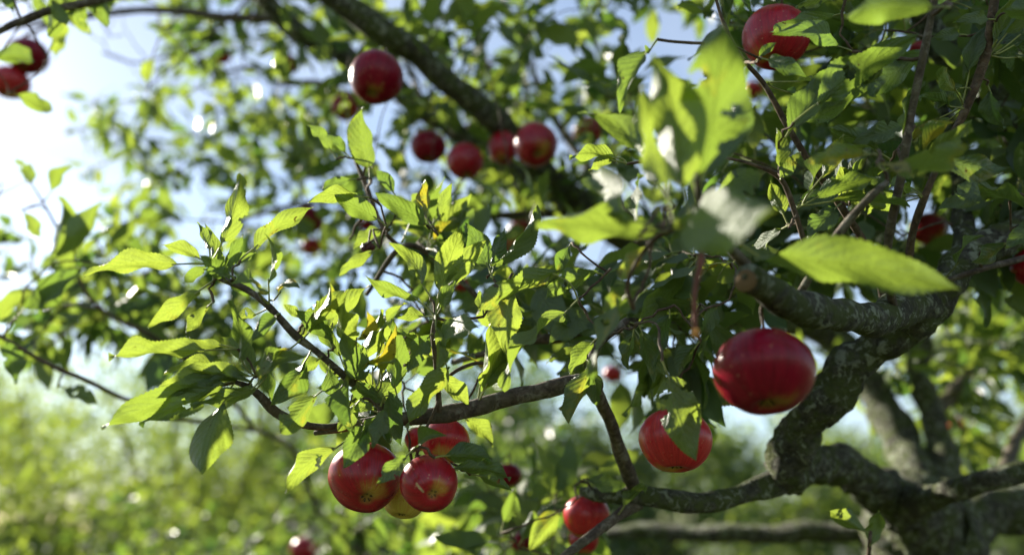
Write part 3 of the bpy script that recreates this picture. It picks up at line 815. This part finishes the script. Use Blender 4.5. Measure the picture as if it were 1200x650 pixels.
# filler sprays: x0 y0 x1 y1 d0 d1 sprays
FILL = [
    (385, -30, 640, 130, 1.15, 2.2, 40), (470, 100, 700, 240, 1.45, 2.2, 34), (400, 190, 700, 330, 1.0, 1.9, 40),
    (690, 80, 860, 260, 1.0, 2.2, 24), (690, -40, 830, 40, 1.2, 2.0, 7), (600, -30, 700, 130, 1.5, 2.3, 7),
    (100, -40, 400, 60, 1.3, 2.3, 42), (200, 40, 420, 140, 1.5, 2.5, 26), (110, 60, 230, 170, 1.9, 2.8, 8), (150, 150, 300, 310, 2.0, 2.9, 26),
    (280, 120, 420, 330, 1.6, 2.7, 40), (-60, 200, 130, 330, 1.15, 1.6, 4), (-40, 310, 330, 420, 1.25, 1.9, 22), (70, 315, 300, 405, 1.35, 1.9, 22), (200, 280, 400, 420, 1.5, 2.4, 18),
    (-60, -40, 130, 30, 1.0, 1.5, 8), (90, 90, 240, 330, 1.7, 2.8, 16), (-50, 190, 120, 330, 1.25, 1.8, 6), (40, 320, 330, 430, 1.3, 2.0, 12),
    (840, -60, 1010, 200, 0.85, 1.6, 40), (990, -60, 1260, 180, 0.80, 1.6, 84), (850, 190, 1260, 330, 0.85, 1.7, 72),
    (1060, 310, 1300, 430, 1.6, 2.8, 84), (1090, 410, 1300, 560, 1.7, 2.9, 80), (930, 350, 1090, 470, 1.4, 2.3, 14),
    (480, 300, 700, 400, 0.85, 1.4, 16), (690, 290, 880, 430, 0.74, 1.3, 30), (400, 250, 560, 380, 0.80, 1.2, 10),
    (395, 380, 520, 500, 0.78, 1.0, 7), (560, 560, 700, 670, 0.95, 1.6, 20), (420, 600, 640, 690, 1.3, 2.2, 22), (380, 580, 480, 660, 1.6, 2.4, 8), (720, 420, 830, 470, 0.85, 1.2, 4),
    (620, -600, 1700, -60, 0.75, 2.3, 120), (1260, -60, 1600, 450, 0.8, 1.6, 60), (380, -330, 760, -40, 1.2, 2.2, 10),
    (1000, -600, 1700, 200, 2.0, 3.2, 50),
]
spots = []
for (x0, y0, x1, y1, d0, d1, n) in FILL:
    for k in range(n):
        spots.append(P(rng.uniform(x0, x1), rng.uniform(y0, y1), rng.uniform(d0, d1)))
arr = np.asarray(NET_P)
spots.sort(key=lambda p: float(np.min(np.linalg.norm(arr - p, axis=1))))
UP = np.array([0, 0, 1.0])
for p in spots:
    own, path = grow_to(p, None, 0.0013)
    tdir = norm(path[-1] - path[-3]) if path is not None else norm(rng.normal(size=3))
    n = int(rng.integers(7, 12))
    px, py, pd = proj(p)
    for q in range(n):
        az = q * 2.4 + rng.uniform(-0.4, 0.4)
        a = norm(np.cross(tdir, UP + rng.normal(size=3) * 0.1)); b = np.cross(tdir, a)
        out = a * math.cos(az) + b * math.sin(az)
        dr = norm(tdir * rng.uniform(0.1, 1.1) + out + UP * rng.uniform(-0.25, 0.35))
        L = rng.uniform(0.045, 0.082) if q > 1 else rng.uniform(0.03, 0.05)
        back = rng.uniform(0, 0.05) if path is not None else 0
        A = p - tdir * back * rng.random()
        if path is not None:
            A = path[max(0, len(path) - 1 - int(rng.integers(0, min(5, len(path)))))]
        B = A + dr * rng.uniform(0.012, 0.026)
        N = norm(UP * 0.6 + rng.normal(size=3) * 0.75)
        T = B + norm(dr + UP * rng.uniform(-0.65, 0.1)) * L
        LEAVES.append(dict(B=B, T=T, N=N, width=L * rng.uniform(0.34, 0.48), bow=rng.uniform(0.02, 0.12), fold=rng.uniform(0.1, 0.45),
                           wave=rng.uniform(0.01, 0.04), twist=rng.uniform(-0.6, 0.6), sideb=rng.uniform(-0.06, 0.06), seed=int(rng.integers(1e9)),
                           tint=float(np.clip(rng.normal(0.45, 0.25), 0, 1)), age=float(rng.random() ** 3 * 0.7), hero=False, own=own,
                           pet=(A, (A + B) / 2 + rng.normal(size=3) * 0.001, B)))

# ------------------------------------------------------------------ apples
def apple_geo(R, seed, lobes=0.035, flat=0.86):
    r = np.random.default_rng(seed)
    nu, nv = 30, 40
    th = np.linspace(0, math.pi, nu + 1)
    ph = np.linspace(0, 2 * math.pi, nv, endpoint=False)
    v, uv, az, ang, cav = [], [], [], [], []
    p0 = r.uniform(0, 6.28); sk = r.uniform(-0.05, 0.05)
    for i, t in enumerate(th):
        s, c = math.sin(t), math.cos(t)
        for j, p in enumerate(ph):
            low = max(0.0, -c)
            rad = 1 + lobes * low ** 1.5 * math.cos(5 * p + p0) + 0.018 * math.cos(2 * p + p0) + 0.012 * math.cos(3 * p + 2 * p0)
            x = rad * s ** 0.94 * (1.0 - 0.07 * low)
            z = flat * c * (1 + 0.04 * low)
            z -= 0.36 * math.exp(-(s / 0.30) ** 2) * (1 if c > 0 else 0)       # stem cavity
            z += 0.20 * math.exp(-(s / 0.26) ** 2) * (1 if c < 0 else 0)       # calyx basin
            z += sk * x * math.cos(p - p0)
            v.append((R * x * math.cos(p), R * x * math.sin(p), R * z))
            uv.append((j / nv, i / nu)); az.append(c); ang.append(0.5 + 0.5 * math.cos(p - p0)); cav.append(min(1, s * 1.6) if c > 0 else min(1, s * 2.4))
    f = []
    for i in range(nu):
        for j in range(nv):
            k = (j + 1) % nv
            f.append((i * nv + j, (i + 1) * nv + j, (i + 1) * nv + k, i * nv + k))
    return np.array(v), np.array(f), np.array(uv), dict(az=np.array(az), ang=np.array(ang), cav=np.array(cav))
def frame(axis):
    z = norm(np.asarray(axis, float)); x = norm(np.cross([0.3, 1, 0.1], z)); y = np.cross(z, x)
    return np.stack([x, y, z], axis=1)
def apple(x, y, diam, d, skin, label, tilt=(0, 0), flat=0.86, group='red apples on the tree', spin=0, owner=None, stem=0.024):
    """tilt: lean of the stem end, (right, away from the viewer) in degrees"""
    R = diam * 0.5 * d / FPX
    c = P(x, y, d)
    axis = np.array([math.sin(math.radians(tilt[0])), math.sin(math.radians(tilt[1])), 1.0])
    axis[2] = math.sqrt(max(0.05, 1 - axis[0] ** 2 - axis[1] ** 2))
    Fm = frame(axis)
    v, f, uv, at = apple_geo(R, int(x * 7 + y) + spin, flat=flat)
    o = link('apple', v @ Fm.T + c, f, M[skin], None, c, uv=uv, attrs=at)
    tag(o, label, 'apple', group)
    top = c + Fm @ np.array([0, 0, R * (flat - 0.36)])
    tip = c + Fm @ np.array([R * 0.08, 0, R * (flat - 0.1) + stem * min(1, R / 0.03)])
    pth, rd = catmull([top, (top + tip) / 2 + Fm @ np.array([R * 0.05, R * 0.04, 0]), tip], [0.0013, 0.0011, 0.0015], 0.004)
    sv, sf = tube(pth, rd, 8)
    link('stem', sv, sf, M['stem'], o, top)
    zb = -R * (flat * 1.04 - 0.20)
    J = Joined()
    for k in range(5):                                     # five dried sepals round the calyx
        a = k * math.tau / 5 + 0.3; rr = R * 0.13
        q = [(0.25 * rr, 0.5, 0.02), (0.25 * rr, -0.5, 0.02), (1.05 * rr, -0.18, -0.07), (1.35 * rr, 0.1, -0.02), (1.05 * rr, 0.25, -0.07)]
        pts = np.array([[m * math.cos(a + g), m * math.sin(a + g), zb + h * R - 0.004 * R] for m, g, h in q])
        J.add(pts @ Fm.T + c, [(0, 1, 2, 3, 4)])
    n8 = 10
    pts = np.array([[0, 0, zb + 0.03 * R]] + [[R * 0.085 * math.cos(t), R * 0.085 * math.sin(t), zb - 0.012 * R] for t in np.linspace(0, math.tau, n8, endpoint=False)])
    J.add(pts @ Fm.T + c, [(0, 1 + (k + 1) % n8, 1 + k) for k in range(n8)])
    J.build('calyx', M['calyx'], o, c + Fm @ np.array([0, 0, zb]), smooth=False)
    APPLES.append((c, R, tip, o))
    return o, c, R, Fm
apple(895, 435, 119, 0.565, 'apple_crimson', 'largest dark crimson apple, hanging below the sawn-off branch', (4, 16), 0.80)
apple(428, 559, 86, 0.715, 'apple_red', 'red apple with green calyx end, left one of the low cluster', (-12, 42), 0.88)
o3, c3, R3, F3 = apple(503, 566, 68, 0.675, 'apple_red', 'deep red apple with a pale scar, front one of the low cluster', (-14, 58), 0.9)
apple(474, 583, 54, 0.76, 'apple_yellow', 'yellow-green apple half hidden at the bottom of the low cluster', (5, 20), 0.86)
apple(521, 516, 60, 0.765, 'apple_bright', 'streaked red apple at the top of the low cluster under the branch', (5, 20), 0.86)
apple(490, 514, 32, 0.83, 'apple_bright', 'pinkish sliver of an apple behind the stalk of the low cluster', (0, 10), 0.9)
apple(791, 515, 84, 0.715, 'apple_bright', 'speckled red apple partly covered by a hanging wavy leaf', (2, 10), 0.88)
apple(687, 604, 54, 0.93, 'apple_bright', 'red apple below the thin end of the lower left limb', (2, 12), 0.92)
apple(684, 632, 36, 1.02, 'apple_red', 'apple just showing beneath the one under the lower limb', (0, 8), 0.9)
apple(441, 91, 64, 1.05, 'apple_crimson', 'dark red apple with bright left rim hanging before the upper limb', (6, 14), 0.92)
apple(502, 172, 42, 1.45, 'apple_crimson', 'dark crimson apple left of the group below the upper limb', (0, 10), 0.92)
apple(545, 189, 43, 1.38, 'apple_red', 'lowest bright red apple of the group below the upper limb', (-8, 12), 1.0)
apple(628, 170, 52, 1.28, 'apple_red', 'large red apple with visible calyx at the right of the upper group', (-4, 36), 0.98)
apple(590, 173, 36, 1.42, 'apple_red', 'dull red apple tucked behind the large one of the upper group', (0, 10), 1.1)
apple(909, 44, 76, 0.80, 'apple_red', 'red apple at the top edge behind dark leaves right of centre', (12, 8), 0.98)
apple(882, 107, 24, 1.5, 'apple_bright', 'small pink apple seen below the top right apple', (0, 10))
apple(723, 146, 32, 1.9, 'apple_crimson', 'blurred crimson apple left of the big foreground leaves', (0, 10))
apple(690, 154, 38, 1.75, 'apple_red', 'blurred orange-red apple beside the crimson one in deep shade', (0, 25))
apple(526, 121, 22, 1.9, 'apple_bright', 'small blurred pink apple just under the upper limb', (0, 10))
apple(556, 152, 22, 1.9, 'apple_red', 'small blurred red apple between the two upper limbs and the group', (0, 10))
apple(569, 80, 18, 2.2, 'apple_red', 'tiny blurred red apple above the end of the upper limb', (0, 10))
apple(405, 126, 34, 1.8, 'apple_red', 'brownish red apple blurred behind and below the bright-rimmed apple', (0, 20))
apple(260, 65, 22, 2.2, 'apple_red', 'small red apple alone among the upper left leaves', (0, 10))
apple(335, 76, 28, 2.1, 'apple_crimson', 'dim maroon apple below the thinner upper limb', (0, 10))
apple(362, 258, 36, 1.8, 'apple_crimson', 'dark maroon apple behind the long leaf with brown edges', (0, 10))
apple(365, 289, 22, 1.85, 'apple_bright', 'small orange-red apple just under the dark maroon one', (0, 30))
apple(430, 263, 18, 1.6, 'apple_crimson', 'little maroon apple above the withered fruit', (0, 10))
apple(612, 272, 34, 1.75, 'apple_red', 'blurred red apple left of the curled silvery leaf', (0, 10))
apple(596, 286, 26, 1.85, 'apple_red', 'smaller dull apple at the lower left of the blurred one by the silvery leaf', (0, 10))
apple(12, 97, 42, 1.65, 'apple_bright', 'pinkish apple against the glare at the left edge', (0, 10))
apple(33, 66, 46, 1.65, 'apple_crimson', 'dusky apple above the pinkish one at the left edge', (0, 10))
apple(596, 556, 32, 1.2, 'apple_crimson', 'small crimson apple behind the leaf tip right of the low cluster', (0, 10))
apple(718, 438, 22, 1.8, 'apple_bright', 'small red apple between the hanging leaves of the centre', (0, 10))
apple(356, 644, 32, 2.5, 'apple_red', 'very blurred orange-red apple at the bottom edge among the shrubs', (0, 30))
apple(1213, 312, 52, 0.86, 'apple_red', 'apple cut off by the right edge of the picture', (0, 10))
apple(1088, 268, 40, 1.25, 'apple_red', 'shaded red apple behind the two upright shoots', (0, 25))
apple(1121, 496, 18, 2.2, 'apple_bright', 'tiny pale pink apple in the far foliage at the lower right', (0, 10))
apple(1112, 424, 14, 2.3, 'apple_red', 'tiny red apple among sky gaps at the right', (0, 10))
apple(541, 334, 18, 1.05, 'apple_red', 'small bit of red apple behind the bright upright leaves', (0, 10))
apple(611, 634, 26, 1.3, 'apple_crimson', 'dark red apple near the bottom edge left of the low limb', (0, 10))
apple(1076, 58, 20, 0.98, 'apple_red', 'sliver of red apple high in the dark right-hand foliage', (0, 10))
# scar on the front apple of the cluster: a thin raised crescent that follows the skin
from mathutils.bvhtree import BVHTree
def scar():
    v_ = [o3.location + q.co for q in o3.data.vertices]; bv = BVHTree.FromPolygons(v_, [list(p.vertices) for p in o3.data.polygons])
    th0 = np.linspace(-0.75, 0.75, 9); J = []
    for s_ in (0, 1):
        for t in th0:
            a = 492 + 5.5 * math.sin(t * 1.2) - (1 - s_) * 2.2 * math.cos(t) + 1.0; b = 570 - 7.5 * t * -1 + (1 - s_) * 2.0 * math.cos(t)
            dirv = norm(P(a, b, 1) - CAM); h_ = bv.ray_cast(Vector(CAM), Vector(dirv))
            hit = np.array(h_[0]) + np.array(h_[1]) * 0.0004
            J.append(hit)
    return np.array(J), [(i, i + 1, 9 + i + 1, 9 + i) for i in range(8)]
sv, sf = scar(); link('scar', sv, sf, M['scar'], o3, sv[0])
# withered fruit
def mummy(x, y, diam, d, label):
    R = diam * 0.5 * d / FPX; c = P(x, y, d)
    v, f, uv, at = apple_geo(R, 77, 0.12, 0.85)
    for i in range(len(v)):
        v[i] *= 1 + 0.22 * mnoise.noise(Vector(v[i] / R * 2.4))
    o = link('withered_apple', v + c, f, M['mummy'], None, c, uv=uv, attrs=at)
    tag(o, label, 'apple')
    tip = c + np.array([R * 0.3, 0, R + 0.012])
    pth, rd = catmull([c + [0, 0, R * 0.4], c + [R * 0.1, 0, R * 1.1], tip], [0.001, 0.001, 0.0013], 0.003)
    sv, sf = tube(pth, rd, 6); link('stem', sv, sf, M['stem'], o, pth[0])
    APPLES.append((c, R, tip, o))
mummy(431, 290, 16, 0.80, 'tiny dark withered fruit among the leaves of the centre left')

for c, R, tip, o in sorted(APPLES, key=lambda q: net_nearest(q[2])[1]):
    i, dist = net_nearest(tip)
    if dist > 0.006: grow_to(tip, None, 0.0015)
# leaves that would run through an apple are dropped (never the hand-set ones)
keep = []
LITC = np.array([lf['B'] * (1 - q) + lf['T'] * q for lf in LEAVES if lf.get('lit') for q in (0.3, 0.7)])
LITR = np.array([0.065 if lf['near'] else 0.04 for lf in LEAVES if lf.get('lit') for q in (0.3, 0.7)]) ** 2
AC = np.array([a[0] for a in APPLES]); AR = np.array([a[1] for a in APPLES])
for lf in LEAVES:
    ok = True
    m = (lf['B'] + lf['T']) / 2
    for q in (lf['B'], m, lf['T']):
        if np.any(np.linalg.norm(AC - q, axis=1) < AR * (1.0 if lf['hero'] else 1.1)): ok = lf['hero']
    if not lf['hero'] and ok:
        # keep clear air in front of the apples the photograph shows
        x, y, d = proj(m)
        for c, R, tip, o in APPLES:
            if d > 1.45: break
            ax_, ay_, ad = proj(c)
            if d < ad and math.hypot(x - ax_, y - ay_) < R / ad * FPX * 1.05 + 0.03 / d * FPX * 0.7: ok = False; break
        if ok and not lf.get('tuft') and d < 0.78 and -50 < x < 1250 and -50 < y < 700: ok = False
    if ok and not lf['hero']:                 # gaps through which the sun reaches the bright leaves
        w = m - LITC; t_ = w @ sd; q2 = np.einsum('ij,ij->i', w, w) - t_ ** 2
        if np.any((t_ > 0.02) & (q2 < (LITR if not lf.get('tuft') else 0.018 ** 2))): ok = False
    if ok: keep.append(lf)
LEAVES = keep

# ------------------------------------------------------------------ build leaves
def frame_size(lf):
    x, y, d = proj((lf['B'] + lf['T']) / 2)
    if d < 0.1 or not (-20 < x < 1220 and -20 < y < 670): return 0
    return np.linalg.norm(lf['T'] - lf['B']) / d * FPX * (10 if lf['hero'] else 5 if lf.get('tuft') else 1)
LEAVES.sort(key=frame_size, reverse=True)
NPART = 300
rest = Joined(); rest_pet = Joined()
for k, lf in enumerate(LEAVES):
    d = proj(lf['B'])[2]
    g = {q: lf[q] for q in ('B', 'T', 'N', 'width', 'bow', 'fold', 'wave', 'twist', 'sideb', 'seed')}
    part = k < NPART
    v, f, uv = leaf_mesh(nu=48 if part else (10 if d < 1.3 else 6), nv=8 if part else 2, **g)
    at = dict(tint=lf['tint'], age=lf['age'])
    A, mid, B = lf['pet']
    pth, rd = catmull([A, mid, B + norm(lf['T'] - lf['B']) * 0.004], [0.0010, 0.0008, 0.0007], 0.006)
    pv, pf = tube(pth, rd, 5 if part else 3, cap=False)
    if part:
        if lf['seed'] % 4 == 0:                      # insect holes and bites from the margin
            rh = np.random.default_rng(lf['seed'] + 5); gone = set()
            for _ in range(int(rh.integers(1, 4))):
                ci = int(rh.integers(8, 40)); cj = int(rh.integers(0, 8)) if rh.random() < 0.5 else int(rh.choice([0, 7]))
                for a_i in range(-2, 3):
                    for a_j in range(-1, 2):
                        if a_i * a_i / 4 + a_j * a_j <= 1.0 + 0.6 * rh.random() and 0 <= cj + a_j < 8: gone.add((ci + a_i) * 8 + cj + a_j)
            f = np.array([q for n_, q in enumerate(f) if n_ not in gone])
        nb, nl = len(f), len(v)                    # blade and its stalk are one piece
        o = link('leaf', np.vstack([v, pv]), np.vstack([f, np.array(pf) + nl]), M['leaf'], lf['own'], lf['B'],
                 uv=np.vstack([uv, np.zeros((len(pv), 2))]), attrs=at)
        o.data.materials.append(M['petiole'])
        o.data.polygons.foreach_set('material_index', np.concatenate([np.zeros(nb, np.int32), np.ones(len(pf), np.int32)]))
    else:
        rest.add(v, f, None, at)
        rest_pet.add(pv, np.array(pf))
o = rest.build('foliage', M['leaf_far'], tree, BASE); o['kind'] = 'stuff'
o = rest_pet.build('leaf_stalks', M['petiole'], tree, BASE); o['kind'] = 'stuff'
# ------------------------------------------------------------------ twigs
def twig_size(tw):
    x, y, d = proj(tw[0][len(tw[0]) // 2])
    return tw[3] / d * FPX if (d > 0.1 and -20 < x < 1220 and -20 < y < 670) else 0
TWIGS.sort(key=lambda t: twig_size(t) / max(0.6, proj(t[0][0])[2]), reverse=True)
far = Joined()
for k, (path, rad, own, dist) in enumerate(TWIGS):
    part = k < 160
    v, f = tube(path, rad, 7 if part else 4, 0.12 if part else 0, 150, cap=part)
    if part: link('twig', v, f, M['twig'], own, path[0])
    else: far.add(v, np.array(f))
o = far.build('fine_twigs', M['twig'], tree, BASE); o['kind'] = 'stuff'

# ------------------------------------------------------------------ background plants
def leaf_cloud(rs, centers, radii, n, size, shell=0.55):
    """n folded leaves scattered in lumps; returns a Joined of small blades"""
    J = Joined()
    idx = rs.integers(0, len(centers), n)
    u = rs.normal(size=(n, 3)); u /= np.linalg.norm(u, axis=1)[:, None]
    rr = radii[idx] * (shell + (1 - shell) * rs.random(n) ** 0.6)[:, None] * rs.uniform(0.75, 1.08, (n, 1))
    c = centers[idx] + u * rr
    ax = rs.normal(size=(n, 3)) + u * 0.6 + [0, 0, -0.2]; ax /= np.linalg.norm(ax, axis=1)[:, None]
    nn = rs.normal(size=(n, 3)) * 0.6 + [0, 0, 0.8]
    nn -= ax * np.sum(nn * ax, axis=1)[:, None]; nn /= np.linalg.norm(nn, axis=1)[:, None] + 1e-9
    s = np.cross(ax, nn); L = (size * rs.uniform(0.6, 1.25, n))[:, None]; W = L * 0.27
    pts = np.stack([c, c + ax * L * 0.4 + s * W + nn * L * 0.10, c + ax * L * 0.5 + nn * L * 0.02, c + ax * L * 0.4 - s * W + nn * L * 0.10, c + ax * L - nn * L * 0.08], axis=1)
    base = (np.arange(n) * 5)[:, None]
    f = np.concatenate([base + [0, 2, 1], base + [0, 3, 2], base + [1, 2, 4], base + [2, 3, 4]], axis=0)
    tint = np.repeat(np.clip(rs.normal(0.5, 0.28, n), 0, 1), 5)
    J.add(pts.reshape(-1, 3), f, None, dict(tint=tint, age=np.zeros(n * 5)))
    return J
def lumps(rs, c, rx, rz, n, sub):
    u = rs.normal(size=(n, 3)); u /= np.linalg.norm(u, axis=1)[:, None]
    q = c + u * np.array([rx, rx, rz]) * rs.uniform(0.35, 1.0, (n, 1))
    return q, np.full((n, 1), sub) * rs.uniform(0.6, 1.3, (n, 1))
def woody(name, x, ground_d, height, spread, seed, label, cat, leaf='leaf_far', n=6000, size=0.07, trunk=True, crown0=0.35, group=None):
    """background tree or shrub standing on the ground at frame column x and distance ground_d"""
    rs = np.random.default_rng(seed)
    b = P(x, 325, 1.0) - CAM
    base = np.array([(x - 600) / FPX * ground_d, ground_d, 0.0])
    t = tag(empty(name, base), label, cat, group)
    top = base + [0, 0, height * 0.62]
    c = base + np.array([0, 0, height * (1 + crown0) / 2])
    cen, rad = lumps(rs, c, spread, height * (1 - crown0) / 2, 26, spread * 0.34)
    stems = 1 if trunk else 5
    for k in range(stems):
        s0 = base + (0 if trunk else rs.normal(size=3) * [0.15, 0.15, 0])
        pth, rd = catmull([s0, base + [rs.normal() * 0.06, 0, height * 0.2], base + np.array([rs.normal() * 0.15, rs.normal() * 0.1, height * crown0]), c + rs.normal(size=3) * 0.2],
                          [height * 0.03, height * 0.024, height * 0.02, height * 0.006] if trunk else [0.02, 0.018, 0.014, 0.006], 0.12)
        v, f = tube(pth, rd, 9, 0.12, 6); link('trunk' if trunk else 'stem', v, f, M['bark_mid'], t, s0)
    for k in range(8):
        q = cen[rs.integers(len(cen))]; s0 = base + [0, 0, height * crown0 * rs.uniform(0.7, 1.2)]
        pth, rd = catmull([s0, (s0 + q) / 2 + [0, 0, 0.1], q], [height * 0.012, height * 0.008, height * 0.003], 0.12)
        v, f = tube(pth, rd, 6); link('limb', v, f, M['bark_mid'], t, s0)
    J = leaf_cloud(rs, cen, rad, n, size)
    o = J.build('crown', M[leaf], t, c, smooth=False); o['kind'] = 'stuff'
    return t
g1 = 'shrubs beyond the tree at the lower left'
SH = [(-70, 4.2, 1.72, 0.75, 'pale shrub in the bottom left corner'), (60, 4.6, 1.75, 0.8, 'low sunlit shrub at the bottom left'),
      (190, 4.3, 1.66, 0.7, 'bright-leaved low shrub below the hanging left leaf'), (-30, 5.6, 2.25, 0.95, 'sunlit shrub second from the left corner, in the middle rank'),
      (130, 6.0, 2.35, 1.0, 'light green shrub in the middle rank of the lower left'), (290, 5.6, 2.2, 0.9, 'green shrub in the middle rank under the spur'),
      (-60, 7.6, 3.6, 1.25, 'tall pale shrub at the back of the left edge'), (90, 8.2, 3.75, 1.3, 'tall pale shrub at the back below the left branch tip'),
      (240, 8.0, 3.55, 1.25, 'tall green shrub at the back behind the long left leaves'), (390, 7.6, 3.25, 1.2, 'tall green shrub at the back left of the apple cluster')]
for k, (x, d, h_, sp, lb) in enumerate(SH):
    woody('shrub', x, d, h_, sp, 40 + k, lb, 'shrub', ('bush_leaf', 'bush_leaf', 'leaf_far')[k % 3], 4600, (0.075, 0.06, 0.085)[k % 3], False, 0.15, g1)
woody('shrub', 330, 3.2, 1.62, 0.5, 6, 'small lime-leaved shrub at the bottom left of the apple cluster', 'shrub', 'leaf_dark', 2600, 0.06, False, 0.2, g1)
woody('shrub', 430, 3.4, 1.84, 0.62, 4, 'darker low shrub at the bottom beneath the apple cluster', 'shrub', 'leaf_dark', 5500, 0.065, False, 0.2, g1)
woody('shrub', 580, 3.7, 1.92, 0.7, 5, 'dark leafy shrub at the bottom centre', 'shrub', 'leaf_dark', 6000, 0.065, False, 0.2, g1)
g2 = 'orchard trees in the row behind'
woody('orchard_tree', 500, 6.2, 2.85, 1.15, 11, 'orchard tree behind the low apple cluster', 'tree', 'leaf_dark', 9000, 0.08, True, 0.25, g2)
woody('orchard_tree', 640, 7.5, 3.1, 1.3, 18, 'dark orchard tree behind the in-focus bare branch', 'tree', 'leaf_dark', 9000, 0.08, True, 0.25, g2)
woody('orchard_tree', 745, 7.2, 2.75, 1.15, 12, 'orchard tree seen between the branches of the centre', 'tree', 'leaf_far', 10000, 0.08, True, 0.25, g2)
woody('orchard_tree', 870, 9.5, 3.0, 1.3, 13, 'green orchard tree under the largest apple', 'tree', 'leaf_far', 11000, 0.085, True, 0.25, g2)
woody('orchard_tree', 1010, 15.0, 3.6, 1.8, 14, 'distant orchard tree beside the elbow of the limb', 'tree', 'leaf_dark', 10000, 0.11, True, 0.2, g2)
woody('orchard_tree', 1180, 12.0, 3.4, 1.8, 15, 'orchard tree behind the right-hand limbs', 'tree', 'leaf_dark', 11000, 0.10, True, 0.25, g2)
woody('orchard_tree', -60, 13.0, 4.4, 2.2, 16, 'tall orchard tree behind the shrubs at the far left', 'tree', 'bush_leaf', 8000, 0.10, True, 0.25, g2)
woody('orchard_tree', 260, 12.0, 3.9, 2.1, 17, 'orchard tree above the shrubs of the lower left', 'tree', 'bush_leaf', 8000, 0.10, True, 0.25, g2)
# far hedge
rs = np.random.default_rng(33)
hc = np.stack([rs.uniform(-40, 60, 340), rs.uniform(88, 91, 340), rs.uniform(0.4, 5.2, 340)], axis=1)
J = leaf_cloud(rs, hc, np.full((340, 1), 1.2), 30000, 0.40)
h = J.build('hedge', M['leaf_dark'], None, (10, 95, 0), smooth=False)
tag(h, 'long dark green hedge along the far side of the road', 'hedge')
